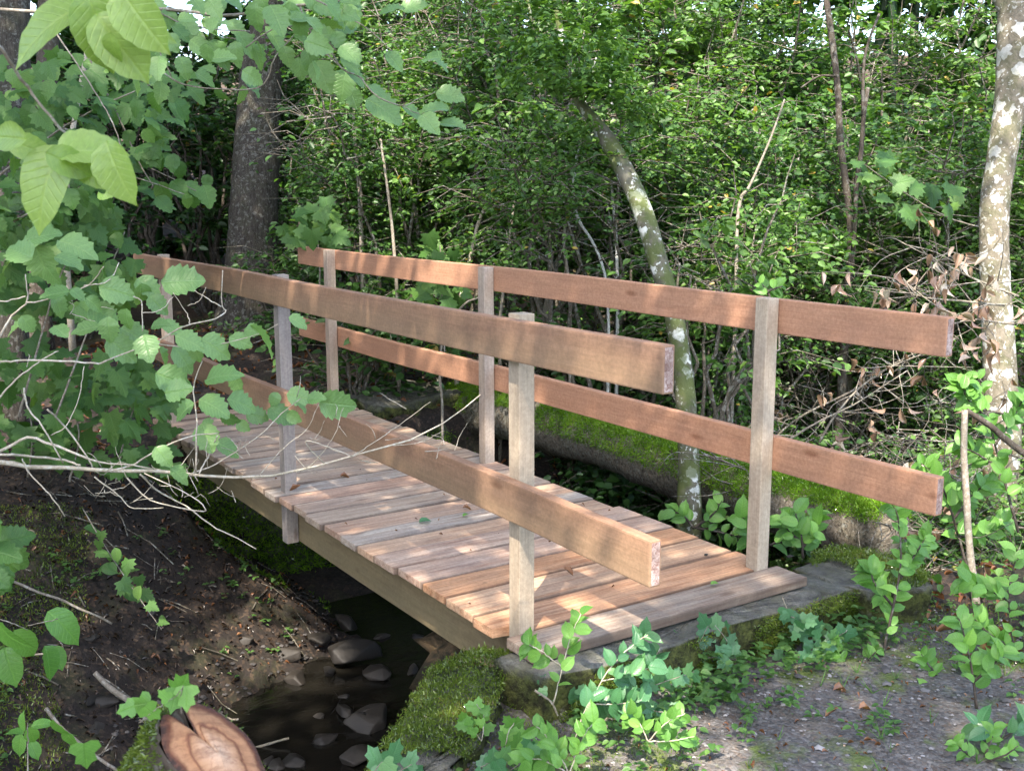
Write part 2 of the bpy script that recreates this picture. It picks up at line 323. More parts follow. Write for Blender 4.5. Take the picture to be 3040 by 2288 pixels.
T_MAPLE = [tpl_lobed(_m + [(x, -y) for x, y in _m[-2::-1]], cup=c) for c in (.05, .2)]
_i = [(-.05, -.2), (.02, -.42), (.25, -.5), (.4, -.28), (.7, -.34), (.75, -.16), (1, 0)]
T_IVY = [tpl_lobed(_i + [(x, -y) for x, y in _i[-2::-1]], cup=c) for c in (.05, .15)]
T_CURL = [tpl_outline([(0, 0), (.2, .16), (.45, .2), (.75, .13), (1, 0)], 1.1, d, .04, s) for d, s in ((.5, 1), (-.3, 2), (.9, 3))]
T_BLADE = [(np.array([[0, -.14, 0], [0, .14, 0], [.6, .1, .05], [1, 0, 0], [.6, -.1, .05]]), [np.array([[0, 1, 2, 4]]), np.array([[4, 2, 3]])])]
def leaves(mb, tpls, P, D, Nn, S, tint=None, rng=RN, mi=0):
    P = np.atleast_2d(P); n = len(P); D = unit(np.broadcast_to(D, (n, 3))); S = np.broadcast_to(S, (n,))
    Y = unit(np.cross(np.broadcast_to(Nn, (n, 3)), D)); Z = np.cross(D, Y)
    tint = rng.random(n) if tint is None else np.broadcast_to(tint, (n,)); pick = rng.integers(0, len(tpls), n)
    for k, (tv, tf) in enumerate(tpls):
        q = np.where(pick == k)[0]; m = len(q)
        if not m: continue
        V = P[q, None] + S[q, None, None] * (tv[None, :, 0, None] * D[q, None] + tv[None, :, 1, None] * Y[q, None] + tv[None, :, 2, None] * Z[q, None])
        nv = len(tv); fs = [(f[None] + (np.arange(m) * nv)[:, None, None]).reshape(-1, f.shape[1]) for f in tf]
        uv = np.broadcast_to(np.stack([tv[:, 0], tv[:, 1] * 2], 1)[None], (m, nv, 2)).reshape(-1, 2)
        mb.add(V.reshape(-1, 3), fs, np.repeat(tint[q], nv), uv, mi)
def rand_dirs(n, tilt=.4, rng=RN):
    a = rng.random(n) * 2 * np.pi; D = np.stack([np.cos(a), np.sin(a), rng.normal(-.15, .3, n)], 1)
    N = np.stack([rng.normal(0, tilt, n), rng.normal(0, tilt, n), np.ones(n)], 1); return unit(D), unit(N)
# ------------------------------------------------------------------ ground
def xe(y): y = np.asarray(y, float); return np.where(y < -.2, -.13 + (-.2 - y) * 1.0, np.where(y > 1.45, -.1 + (y - 1.45) * .35, -.12))
def lump(x, y):
    return .035 * np.sin(1.7 * x + .6 * y + 1) + .03 * np.sin(2.9 * y - 1.1 * x) + .018 * np.sin(6.1 * x + 4.3 * y) + .012 * np.sin(11 * x - 7 * y + 2) + .006 * np.sin(23 * x + 19 * y)
def gz(x, y):
    x = np.asarray(x, float); y = np.asarray(y, float)
    bot = -1.14 + .03 * np.sin(3 * y)
    e = xe(y); wnear = np.where(y > 1.5, .9, .32); near = -.2 + .05 * sm((y - 1.6) / 2) + .10 * sm((x - 3.5) / 3)
    a = sm((e - x) / wnear); zn = near + (bot - near) * a
    toe = np.interp(y, [-3, -1.6, -.9, -.25, .2, 1, 3], [-.5, -.95, -1.5, -2.1, -2.3, -2.7, -2.9]); top = -4.25 - .15 * np.sin(2 * y)
    far = -.12 + .022 * np.clip(-4.3 - x, 0, 20)
    b = np.clip((x - top) / (toe - top), 0, 1); zf = far + (bot - far) * (b ** 1.15)
    dip = sm((y + .15) / .6) * sm((x + 4.0) / .08) * sm((2.2 - y) / .3); cap = np.interp(y, [-1.1, -.6, -.18, 0, .25, .7, 2.2, 2.6], [.6, .1, -.40, -.61, -.86, -1.14, -1.14, .5]); zf = np.where(x > -3.96, np.minimum(zf, np.maximum(cap, bot)), zf)
    z = np.maximum(zn, zf)
    z = z + lump(x, y) * np.where(z > bot + .02, .55 + .9 * np.clip(np.minimum(-x - 2, 2) / 2, 0, 1), .4) * np.where((x > .2) & (y < 1.6), .35, 1)
    r = np.hypot(x + .5, y - .5); z = z + .10 * np.clip(r - 11, 0, 60) ** 1.12 * sm((.9 - np.cos(np.arctan2(y - .5, x + .5) - .2)) * 2)
    q = sm((y - 2.4) / 3.5) * sm((x + 6) / 2) * sm((3 - x) / 3); z = z * (1 - q * .0)
    fill = sm((y - 4.2) / 2.5); z = z * (1 - fill) + np.maximum(z, -.35) * fill
    return z
gx = np.concatenate([-6 - np.geomspace(.05, 56, 60)[::-1], np.arange(-6, 3.3, .04), 3.3 + np.geomspace(.05, 40, 40)])
gy = np.concatenate([-3 - np.geomspace(.05, 40, 40)[::-1], np.arange(-3, 4.5, .04), 4.5 + np.geomspace(.05, 50, 56)])
X, Y = np.meshgrid(gx, gy, indexing='ij'); Z = gz(X, Y); nx, ny = X.shape
Z = Z + RN.normal(0, 1, Z.shape) * np.where(X < -.3, .011, .004) * ((X > -6) & (X < 3.3) & (Y > -3) & (Y < 4.5))
GV = np.stack([X, Y, Z], -1).reshape(-1, 3)
i, j = np.meshgrid(np.arange(nx - 1), np.arange(ny - 1), indexing='ij')
GF = np.stack([i * ny + j, (i + 1) * ny + j, (i + 1) * ny + j + 1, i * ny + j + 1], -1).reshape(-1, 4)
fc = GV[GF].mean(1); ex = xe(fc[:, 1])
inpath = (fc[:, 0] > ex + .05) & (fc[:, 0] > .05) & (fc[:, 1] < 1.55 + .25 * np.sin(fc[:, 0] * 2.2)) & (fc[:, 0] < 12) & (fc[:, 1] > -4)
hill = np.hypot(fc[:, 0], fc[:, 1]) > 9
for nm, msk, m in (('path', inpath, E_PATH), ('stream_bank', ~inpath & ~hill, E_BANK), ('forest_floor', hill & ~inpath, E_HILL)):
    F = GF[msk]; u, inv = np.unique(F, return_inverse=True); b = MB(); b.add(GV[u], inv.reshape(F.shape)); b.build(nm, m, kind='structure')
b = MB(); ys = np.linspace(-9, 6, 60); xa = -3.2 + 0 * ys; xb = np.where(ys < -.2, -.2 + (-.2 - ys) * .8, -.15)
v = np.concatenate([np.stack([xa, ys, 0 * ys - 1.09], 1), np.stack([xb, ys, 0 * ys - 1.09], 1)]); k = np.arange(59)
b.add(v, np.stack([k, 60 + k, 61 + k, k + 1], 1)); b.build('stream_water', WATER, kind='structure')
# ------------------------------------------------------------------ footbridge
bridge = thing('footbridge', 'wooden plank footbridge with reddish double rails crossing the small stream', 'footbridge', (-2, .6, 0))
def part(name, bm, mats, color, parent=bridge, org=None):
    me = bpy.data.meshes.new(name)
    if org is not None: bmesh.ops.translate(bm, verts=bm.verts, vec=-Vector(org))
    bm.normal_update(); bm.to_mesh(me); bm.free()
    for m in mats: me.materials.append(m)
    for p in me.polygons: p.use_smooth = False
    o = bpy.data.objects.new(name, me); COL.objects.link(o); o.parent = parent
    o.location = Vector(org or (0, 0, 0)) - Vector(parent.location); o.color = tuple(color) + (1,); return o
def box(x0, x1, y0, y1, z0, z1, bev=.004, end_axis=None, cuts=0, jig=0.0):
    bm = bmesh.new(); bmesh.ops.create_cube(bm, size=1)
    for v in bm.verts: v.co = ((x0 + x1) / 2 + v.co.x * (x1 - x0), (y0 + y1) / 2 + v.co.y * (y1 - y0), (z0 + z1) / 2 + v.co.z * (z1 - z0))
    if end_axis is not None:
        for f in bm.faces:
            if abs(f.normal[end_axis]) > .9: f.material_index = 1
    if cuts:
        ax = int(np.argmax([x1 - x0, y1 - y0, z1 - z0])); es = [e for e in bm.edges if abs((e.verts[0].co - e.verts[1].co)[ax]) > 1e-4]
        bmesh.ops.subdivide_edges(bm, edges=es, cuts=cuts)
    if bev:
        es = [e for e in bm.edges if len(e.link_faces) == 2 and e.calc_face_angle(0) > .5]
        bmesh.ops.bevel(bm, geom=es, offset=bev, segments=2, affect='EDGES', profile=.6)
    if jig:
        ax = int(np.argmax([x1 - x0, y1 - y0, z1 - z0])); o = random.random() * 9
        for v in bm.verts:
            s = v.co[ax]; d = [jig * math.sin(s * 2.1 + o), jig * math.sin(s * 3.3 + o * 2), jig * math.sin(s * 1.7 + o * 3)]; d[ax] = 0
            v.co += Vector(d)
    return bm
random.seed(4)
RL = ((.31, .182, .115), (.295, .175, .11)); RR = ((.43, .235, .145), (.44, .238, .145))
for (y0, y1, z0, z1, x0, x1, c, m) in (
        (-.0427, -.0004, .963, 1.0985, -4.63, .7548, RL[0], W_RAIL_L), (-.0427, -.0004, .412, .5496, -4.62, .7271, RL[1], W_RAIL_L),
        (1.2212, 1.2633, .963, 1.0985, -4.80, .7434, RR[0], W_RAIL_R), (1.2212, 1.2633, .412, .5496, -4.83, .7504, RR[1], W_RAIL_R)):
    part('rail', box(x0, x1, y0, y1, z0, z1, .006, 0, 24, .0042), [m, W_END], c, org=(x0 / 2 + x1 / 2, y0 / 2 + y1 / 2, z0 / 2 + z1 / 2))
PC = [(.39, .32, .235), (.27, .24, .215), (.40, .32, .25)]; PR = [(.42, .35, .265), (.42, .345, .275), (.40, .32, .25)]
for (x, y, zt, zb, c) in ((-.063, 0, 1.112, -.06, PC[0]), (-2.181, 0, 1.105, -.268, PC[1]), (-4.188, 0, 1.105, -.25, PC[2]),
                          (-.060, 1.157, 1.1, -.1, PR[0]), (-2.121, 1.157, 1.1, -.3, PR[1]), (-4.191, 1.157, 1.1, -.25, PR[2])):
    part('post', box(x, x + .0632, y, y + .0632, zb, zt, .003, 2, 10, .0012), [W_POST, W_POST], c, org=(x + .03, y + .03, zt / 2))
for y in (.066, 1.09): part('beam', box(-4.5, .12, y, y + .065, -.262, -.036, .004, 0, 8, .002), [W_BEAM, W_END], (.21, .155, .085), org=(-2.2, y, -.15))
PX = [-.004, -.222, -.433, -.616, -.823, -1.014, -1.185, -1.341, -1.547, -1.737, -1.905, -2.082, -2.245, -2.449, -2.60, -2.758, -2.91, -3.047, -3.19, -3.36, -3.53, -3.68, -3.85, -4.0, -4.16, -4.32]
PCOL = [(.56, .33, .19), (.55, .37, .235), (.58, .33, .18), (.51, .37, .275), (.52, .385, .29), (.53, .37, .25), (.44, .385, .32), (.49, .35, .25), (.43, .35, .27), (.48, .375, .285), (.50, .345, .25), (.43, .38, .32),
        (.46, .36, .27), (.43, .35, .265), (.46, .36, .27), (.41, .355, .29), (.47, .36, .27), (.44, .345, .26), (.47, .36, .27), (.43, .35, .27), (.46, .355, .265), (.43, .345, .265), (.46, .345, .25), (.44, .335, .25), (.45, .33, .24)]
for k in range(len(PX) - 1):
    x1, x0 = PX[k] - random.uniform(.004, .010), PX[k + 1] + random.uniform(.001, .004)
    l = -.05 - random.uniform(-.012, .016); r = 1.253 + random.uniform(-.012, .02); zt = random.uniform(-.005, .004)
    if k == 0:
        bm = bmesh.new(); zt = 0; q = [(-.222 + .003, -.052), (-.092, -.05), (-.07, .068), (x1, .07), (x1, 1.153), (-.065, 1.155), (-.066, 1.262), (-.222 + .003, 1.262)]
        vb = [bm.verts.new((a, c_, -.034)) for a, c_ in q]; vt = [bm.verts.new((a, c_, 0)) for a, c_ in q]
        bm.faces.new(vt); bm.faces.new(vb[::-1])
        for a in range(len(q)): bm.faces.new((vb[a], vb[(a + 1) % len(q)], vt[(a + 1) % len(q)], vt[a]))
        bmesh.ops.recalc_face_normals(bm, faces=bm.faces)
    else: bm = box(x0, x1, l, r, zt - .033, zt, .0055, 1, 8, .002)
    part('deck_plank', bm, [W_PLANK, W_PLANK], PCOL[k], org=((x0 + x1) / 2, .6, 0))
part('edge_board', box(.002, .166, -.054, 1.275, -.036, .001, .005, 1, 8, .002), [W_PLANK, W_PLANK], (.31, .255, .20), org=(.08, .6, 0))
# ------------------------------------------------------------------ abutments (concrete)
def rough_block(poly, z0, z1, name, mat, parent, seg=.045, amp=.012, rng=RN, top_fn=None):
    P = np.array(poly, float); pts = []
    for a in range(len(P)):
        A, B = P[a], P[(a + 1) % len(P)]; n = max(2, int(np.linalg.norm(B - A) / seg)); pts.append(A + (B - A) * (np.arange(n) / n)[:, None])
    R = np.vstack(pts); c = R.mean(0); n = len(R); mb = MB(); lev = []
    zs = np.linspace(z0, z1, max(3, int((z1 - z0) / seg)))
    for z in zs: lev.append(np.column_stack([R, np.full(n, z)]))
    for s, dz in ((.975, .006), (.9, .008), (.75, .006), (.5, .006), (.2, .006)): lev.append(np.column_stack([c + (R - c) * s, np.full(n, z1 + dz)]))
    V = np.vstack(lev); V[:, :2] += rng.normal(0, amp * .45, (len(V), 2)); V[:, 2] += rng.normal(0, amp * .35, len(V))
    V += amp * np.stack([np.sin(V[:, 1] * 9 + V[:, 2] * 14), np.sin(V[:, 0] * 11 + V[:, 2] * 9), np.sin(V[:, 0] * 8 + V[:, 1] * 7)], 1)
    if top_fn is not None: V[:, 2] = top_fn(V)
    L = len(lev); i, j = np.meshgrid(np.arange(L - 1), np.arange(n), indexing='ij'); j2 = (j + 1) % n
    F = np.stack([i * n + j, i * n + j2, (i + 1) * n + j2, (i + 1) * n + j], -1).reshape(-1, 4)
    mb.add(np.vstack([V, [[c[0], c[1], V[-n:, 2].mean()]]]), [F, np.stack([(L - 1) * n + np.arange(n), (L - 1) * n + (np.arange(n) + 1) % n, np.full(n, L * n)], 1)])
    return mb.build(name, mat, parent)
_KM = np.random.default_rng(77).normal(0, 1, (8, 3)); _PM = np.random.default_rng(78).random(8) * 6.3
def moss_on(mb, P, N, size=.016, dens_jit=.006, rng=RN):
    n = len(P); lo = np.sin(P @ (_KM[:4].T * 9) + _PM[:4]).sum(1) / 4; hi = np.sin(P @ (_KM[4:].T * 38) + _PM[4:]).sum(1) / 4
    P = P + (np.broadcast_to(N, P.shape)) * (np.clip(hi + .35, 0, 1) * size * 1.3)[:, None]
    D = unit(N + rng.normal(0, .7, (n, 3))); leaves(mb, T_BLADE, P + rng.normal(0, dens_jit, (n, 3)), D, unit(rng.normal(size=(n, 3))), rng.uniform(.5, 1.4, n) * size * (1 + .35 * hi), np.clip(.42 + .38 * lo + .25 * hi + rng.normal(0, .16, n), 0, .96), rng=rng)
def patchy(P, sc, th, seed):
    r = np.random.default_rng(seed); K = r.normal(0, sc, (9, 3)); ph = r.random(9) * 6.3
    return np.sin(P @ K.T + ph).sum(1) > th
ab = thing('concrete_abutment', 'mossy concrete abutment with a grey worn lip at the near end of the footbridge', 'abutment', (.2, .6, -.2))
rough_block([(.03, -.11), (.03, 1.42), (.27, 1.44), (.285, .6), (.265, -.08)], -.55, -.052, 'front_lip', CONC, ab, amp=.007)
rough_block([(-.16, -.24), (-.15, -.08), (-.04, -.03), (.14, -.19), (.35, -.42), (.72, -.80), (1.0, -1.08), (.84, -1.24), (.58, -.97), (.29, -.68), (.08, -.47)], -1.3, -.13, 'wing_wall', CONC, ab, amp=.02)
rough_block([(-.02, 1.42), (-.06, 1.72), (.22, 1.86), (.42, 1.70), (.36, 1.45), (.2, 1.40)], -.5, -.05, 'corner_block', CONC, ab, amp=.012)
rough_block([(-.95, .16), (-.5, -.02), (-.11, -.24), (.05, .2), (.0, 1.4), (-.6, 1.45), (-1.0, .8)], -1.3, -.38, 'footing', BROWN, ab, seg=.07, amp=.06)
mo = MB()
def scatter_poly(n, x0, x1, y0, y1, rng=RN): return np.stack([rng.uniform(x0, x1, n), rng.uniform(y0, y1, n)], 1)
def inpoly(q, poly):
    P = np.array(poly); r = np.zeros(len(q), bool); j = len(P) - 1
    for i in range(len(P)):
        c = ((P[i, 1] > q[:, 1]) != (P[j, 1] > q[:, 1])) & (q[:, 0] < (P[j, 0] - P[i, 0]) * (q[:, 1] - P[i, 1]) / (P[j, 1] - P[i, 1] + 1e-12) + P[i, 0]); r ^= c; j = i
    return r
WING = [(-.17, -.25), (-.17, -.07), (-.03, -.01), (.16, -.18), (.38, -.41), (.76, -.78), (1.05, -1.08), (.84, -1.27), (.57, -.98), (.28, -.69), (.07, -.48)]
q = scatter_poly(150000, -.2, 1.05, -1.35, .0); q = q[inpoly(q, WING)]; P = np.column_stack([q, np.full(len(q), -.118)])
P = P[patchy(P, 8.5, -1.35, 3)]; hump = np.exp(-((P[:, 0] + .02) ** 2 + (P[:, 1] + .12) ** 2) / .012); P[:, 2] += .07 * hump * RN.random(len(P)) ** .3
moss_on(mo, P, np.array([0, 0, 1.0]), .0105)
n = 45000; P = np.column_stack([np.full(n, .288), RN.uniform(-.08, 1.42, n), RN.uniform(-.26, -.045, n)]); P = P[patchy(P, 11, -1.1, 5) & (RN.random(len(P)) < .35 + .65 * ((-.05 - P[:, 2]) / .12))]
moss_on(mo, P, np.array([.9, 0, .3]), .0105)
q = scatter_poly(26000, -.1, .45, 1.4, 1.88); P = np.column_stack([q, np.full(len(q), -.035)]); P = P[((P[:, 0] - .17) / .25) ** 2 + ((P[:, 1] - 1.65) / .21) ** 2 < 1]; P = P[patchy(P, 7, -1, 6)]
moss_on(mo, P, np.array([0, 0, 1.0]), .011)
mo.build('moss_cover', L_MOSS, ab)['kind'] = 'stuff'
fab = thing('stone_abutment', 'dark mossy stone abutment under the far end of the footbridge', 'abutment', (-4.2, .6, -.2))
rough_block([(-4.75, -.5), (-4.75, 2.1), (-3.98, 2.05), (-3.92, .6), (-3.98, -.40), (-4.35, -.60)], -1.3, -.27, 'wall', MWALL, fab, seg=.06, amp=.03)
rough_block([(-4.75, 1.4), (-4.75, 2.3), (-4.1, 2.25), (-4.02, 1.42)], -.4, -.03, 'side_block', CONC, fab, seg=.06, amp=.02)
mo = MB(); n = 34000; P = np.column_stack([RN.uniform(-3.93, -3.89, n), RN.uniform(-.4, 2.0, n), RN.uniform(-1.15, -.28, n)]); P = P[patchy(P, 5, -1.6, 8)]; moss_on(mo, P, np.array([1.0, -.2, .3]), .022, .02); q = scatter_poly(26000, -3.95, -2.2, .15, 1.6); q = q[(q[:, 0] < -3.2 + 1.1 * (q[:, 1] - .3)) ]; P = np.column_stack([q, gz(q[:, 0], q[:, 1]) + .004]); P = P[patchy(P, 4, -.6, 9) & (P[:, 2] > -1.09)]; moss_on(mo, P, np.array([.3, 0, 1.0]), .022, .01); mo.build('moss_cover', L_MOSSG, fab)['kind'] = 'stuff'
# ------------------------------------------------------------------ fallen mossy log behind the bridge
def log_thing():
    A = at(985, 878, 8.7); B = at(1930, 1140, 5.3); t = np.linspace(0, 1, 60)
    P = A + (B - A) * t[:, None]; P[:, 2] += .05 * np.sin(t * 5) ; R = .19 - .035 * t + .012 * np.sin(t * 23)
    o = thing('fallen_log', 'thick fallen log with bright green moss lying behind the footbridge', 'log', A)
    mb = MB(); mb.tube(P, R, 28, .035); mb.build('trunk', B_LOG, o)
    n = 170000; k = RN.random(n); ang = RN.normal(-.05, .85, n); C = A + (B - A) * k[:, None]; C[:, 2] += .05 * np.sin(k * 5)
    T = unit(B - A); S = unit(np.cross(T, [0, 0, 1])); U = np.cross(S, T); Nn = S * np.sin(ang)[:, None] + U * np.cos(ang)[:, None]
    Pm = C + Nn * (.192 - .035 * k + .012 * np.sin(k * 23))[:, None]; keep = patchy(Pm, 4, -3.2 , 2) & (ang > -1.15) & (ang < 1.5) & ((patchy(Pm, 6, -.5, 4)) | (ang < .95))
    mb = MB(); moss_on(mb, Pm[keep], Nn[keep], .0145, .007); mb.build('moss_cover', L_MOSSG, o)['kind'] = 'stuff'
log_thing()
# ------------------------------------------------------------------ trees
def crown(mb, tw, C, Rd, n, S, tpl, rng=RN, droop=.1, tilt=.45):
    C = np.array(C, float); Rd = np.array(Rd, float); nt = max(6, n // 45); d = unit(rng.normal(size=(nt, 3))); r = rng.random(nt) ** .45
    A = C + d * r[:, None] * Rd; out = unit(d * [1, 1, .25] + rng.normal(0, .35, (nt, 3))); out[:, 2] -= droop; L = rng.uniform(.25, .6, nt) * Rd.mean() * .6
    for k in range(nt):
        m = n // nt; s = rng.random(m); sp = .05 * L[k] + .04
        P = A[k] + out[k] * (L[k] * s)[:, None] + rng.normal(0, 1, (m, 3)) * [sp, sp, sp * .6]; P[:, 2] -= .25 * L[k] * s ** 2
        az = rng.random(m) * 6.283; D = unit(out[k] * .6 + np.stack([np.cos(az), np.sin(az), rng.normal(-.25, .25, m)], 1))
        N = unit(np.stack([rng.normal(0, tilt, m), rng.normal(0, tilt, m), np.ones(m)], 1)); leaves(mb, tpl, P, D, N, S * rng.uniform(.65, 1.25, m), np.clip(rng.normal(.42, .25, m), 0, .9), rng)
        if tw is not None: tw.tube(np.array([A[k] - out[k] * .12, A[k] + out[k] * L[k] * .5 - [0, 0, .06 * L[k]], A[k] + out[k] * L[k] - [0, 0, .25 * L[k]]]), [.006, .004, .0015], 3, 0, False)
def px_trunk(pts, t, wd, n=40):
    pts = np.array(pts, float); t = np.broadcast_to(np.asarray(t, float), (len(pts),)); wd = np.broadcast_to(np.asarray(wd, float), (len(pts),))
    W = np.array([at(u, v, tt) for (u, v), tt in zip(pts, t)]); R = np.array([px(a, tt) / 2 for a, tt in zip(wd, t)])
    P = spline(W, n); r = np.interp(np.linspace(0, len(R) - 1, n), np.arange(len(R)), R); return P, r
def ground_end(P, r):                            # carry the lower end down into the ground
    b = P[-1]; g = float(gz(b[0], b[1])) - .08
    if b[2] > g: P = np.vstack([P, [b[0], b[1], (b[2] + g) / 2], [b[0], b[1], g]]); r = np.append(r, [r[-1] * 1.05, r[-1] * 1.2])
    return P, r
def tree(name, label, cat, pts, t, wd, mat, group=None, sides=16, rough=.03, n=40, top=None, limbs=(), leaf=None, ground=True, flare=0):
    P, r = px_trunk(pts, t, wd, n)
    if top is not None: P = np.vstack([np.linspace(np.array(top[:3]), P[0], 8)[:-1], P]); r = np.append(np.linspace(top[3], r[0], 8)[:-1], r)
    if ground: P, r = ground_end(P, r)
    if flare: r = r * (1 + flare * np.exp(-(P[:, 2] - P[-1, 2]) / .25))
    o = thing(name, label, cat, P[-1], group); mb = MB(); mb.tube(P, r, sides, rough)
    for lp, lt, lw in limbs: a, b = px_trunk(lp, lt, lw, 14); lm = MB(); lm.tube(a, b, 7, .03); lm.build('limb', mat, o)
    if leaf:
        lb = MB(); tw = None
        for C, Rd, k, S in leaf[0]: crown(lb, tw, C, Rd, k, S, leaf[2] if len(leaf) > 2 else T_SMALL)
    mb.build('trunk', mat, o)
    if leaf: lb.build('crown', leaf[1], o)
    return o
tree('big_tree', 'thick grey furrowed tree trunk standing behind the far end of the bridge', 'tree', [(585, 60), (565, 150), (556, 300), (548, 450), (540, 600), (530, 715)], 11.6, [84, 90, 96, 102, 108, 122], B_BIG, None, 28, .02, 60,
     top=(*at(610, -500, 11.6)[:3], .15), leaf=([((-8.3, 2.3, 7.5), (2.2, 2.2, 1.7), 3000, .1)], L_DARK), flare=.25)
tree('big_tree', 'grey trunk cut by the left edge of the photo, behind hazel leaves', 'tree', [(20, 100), (16, 300), (12, 500), (8, 700), (4, 850)], 7.6, [84, 92, 96, 100, 108], B_BIG, None, 24, .02, 50, top=(*at(26, -500, 7.6)[:3], .12), leaf=([((-5.2, -.9, 6.5), (1.6, 1.6, 1.2), 1500, .1)], L_DARK))
tree('brown_tree', 'slim dark brown trunk beside the grey trunk at the upper left', 'tree', [(104, 60), (100, 200), (88, 330), (84, 480), (80, 620)], 9.5, [46, 44, 42, 46, 50], B_DARK, None, 14, .03, 30, top=(*at(112, -300, 9.5)[:3], .06))
tree('thin_tree', 'thin yellowish pole trunk between the dark left trunk and the hollow', 'tree', [(190, 100), (165, 240), (148, 330), (143, 420), (140, 520)], 9.2, [11, 11, 12, 13, 14], B_PALETWIG, None, 8)
tree('leaning_tree', 'leaning mossy tree with white lichen spots rising behind the middle of the bridge', 'tree',
     [(1195, -20), (1215, 90), (1240, 200), (1310, 300), (1352, 375), (1390, 460), (1420, 560), (1450, 660), (1470, 760), (1483, 880), (1488, 1000), (1489, 1105)], [6.8, 6.75, 6.7, 6.6, 6.5, 6.4, 6.32, 6.26, 6.2, 6.1, 6.05, 6.0], [13, 15, 18, 37, 42, 43, 43, 42, 42, 44, 46, 54], B_LEAN, None, 18, .02, 70,
     top=(*at(1150, -420, 7.4)[:3], .03), limbs=[([(1240, 200), (1200, 160), (1160, 90), (1140, 0)], 6.7, [10, 9, 7, 5])], leaf=([(at(1150, -350, 7.4), (1.3, 1.3, .8), 2500, .05), (at(1225, 90, 6.5), (.46, .46, .40), 2300, .048), (at(1300, 215, 6.4), (.3, .3, .2), 700, .048)], L_SUN), flare=.35)
tree('pale_tree', 'pale tree trunk covered in round white lichen spots at the right edge', 'tree',
     [(2196, -30), (2192, 60), (2187, 150), (2178, 250), (2162, 350), (2150, 430), (2147, 520), (2150, 620), (2156, 720), (2161, 830), (2166, 940)], 6.6, [70, 72, 66, 63, 61, 61, 61, 63, 66, 70, 76], B_PALE, None, 22, .012, 70,
     top=(*at(2225, -700, 6.6)[:3], .06), limbs=[([(2188, 70), (2165, 10), (2145, -40), (2110, -200)], 6.6, [36, 30, 26, 18])], leaf=([(at(2200, -650, 6.6), (1.5, 1.4, .8), 2500, .05)], L_SUN), flare=.2)
tree('twin_tree', 'dark twin stemmed tree with a pale bare lower stem among sunlit leaves', 'tree', [(1780, -30), (1798, 90), (1810, 200), (1815, 300), (1826, 390), (1836, 470), (1839, 540), (1830, 620), (1826, 690)], 8.0, [13, 14, 14, 15, 16, 17, 19, 18, 20], B_DARK, None, 10, .03, 40,
     limbs=[([(1875, 190), (1866, 250), (1860, 330), (1850, 400), (1848, 470), (1842, 540)], 7.95, [9, 10, 11, 11, 10, 9]), ([(1900, 30), (1880, 80), (1866, 140), (1864, 250)], 7.95, [6, 6, 7, 8]), ([(1730, 190), (1770, 165), (1808, 165)], 7.95, [4, 4, 5])])
SAP = 'thin bare saplings in the thicket behind the bridge'
for lab, pts, t, wd, m in (
    ('mottled straight sapling just right of the thick grey trunk', [(765, 150), (764, 250), (769, 330), (776, 420), (781, 530), (785, 640)], 8.6, [6, 7, 8, 9, 10, 11], B_TWIG),
    ('short greyish sapling between the mottled sapling and the middle of the photo', [(822, 300), (836, 400), (846, 480), (853, 560), (858, 640)], 8.2, [5, 6, 7, 8, 8], B_TWIG),
    ('bright white bent sapling left of the leaning tree', [(1290, 120), (1268, 190), (1263, 280), (1246, 340), (1238, 420), (1250, 475), (1284, 530), (1308, 600), (1315, 700)], 7.5, [4, 5, 6, 7, 8, 7, 6, 6, 6], B_WHITE),
    ('grey green sapling arching up to the right from behind the far railing', [(1170, 190), (1146, 290), (1128, 370), (1112, 430), (1100, 520), (1090, 600), (1080, 690)], 8, [4, 5, 6, 6, 6, 7, 8], B_TWIG),
    ('forked pale sapling leaning right in the middle of the thicket', [(1130, 240), (1090, 330), (1060, 420), (1034, 480), (1012, 570), (985, 690)], 8.4, [4, 6, 7, 8, 9, 10], B_PALETWIG),
    ('kinked grey sapling just left of the bright white one', [(1325, 240), (1300, 290), (1232, 315), (1222, 370), (1227, 440), (1218, 520), (1228, 600), (1232, 690)], 7.8, [4, 5, 6, 6, 6, 6, 6, 6], B_TWIG),
    ('grey upright stem seen through the gap above the far railing', [(1262, 370), (1240, 450), (1222, 530), (1198, 610), (1176, 700), (1160, 780)], 8.6, [17, 20, 22, 23, 23, 25], B_TWIG),
    ('dark straight pole stem left of the middle of the thicket', [(905, 230), (898, 350), (890, 450), (886, 560), (884, 660)], 9.4, [9, 10, 11, 12, 12], B_DARK),
    ('slim sapling with a forked foot above the near part of the far rail', [(1695, 215), (1662, 305), (1620, 400), (1600, 430), (1592, 500), (1590, 640)], 7.2, [4, 5, 6, 8, 8, 8], B_TWIG),
    ('whitish upright sapling touching the leaning tree', [(1332, 60), (1318, 180), (1325, 260), (1320, 380), (1330, 500), (1335, 640)], 7.9, [5, 5, 6, 6, 7, 8], B_WHITE),
    ('low arching sapling over the moss log', [(1040, 640), (1000, 660), (960, 720), (950, 800), (955, 870)], 7.6, [4, 5, 5, 6, 6], B_TWIG),
    ('brown stem standing beyond the right end of the far rail', [(1850, 560), (1842, 640), (1838, 720), (1836, 830)], 9, [12, 13, 14, 15], B_PALETWIG)):
    tree('sapling', lab, 'sapling', pts, t, wd, m, SAP, 7, .04, 30)
b = thing('broken_stem', 'broken upright stick in front of the leafy bush at the right edge', 'broken stem', on_z(2112, 1330, -.15)); mb = MB()
P, r = px_trunk([(2084, 885), (2082, 980), (2088, 1080), (2094, 1180), (2112, 1330)], 4.6, [14, 14, 15, 16, 18], 20); P, r = ground_end(P, r); mb.tube(P, r, 9, .03); mb.build('stem', B_TWIG, b)
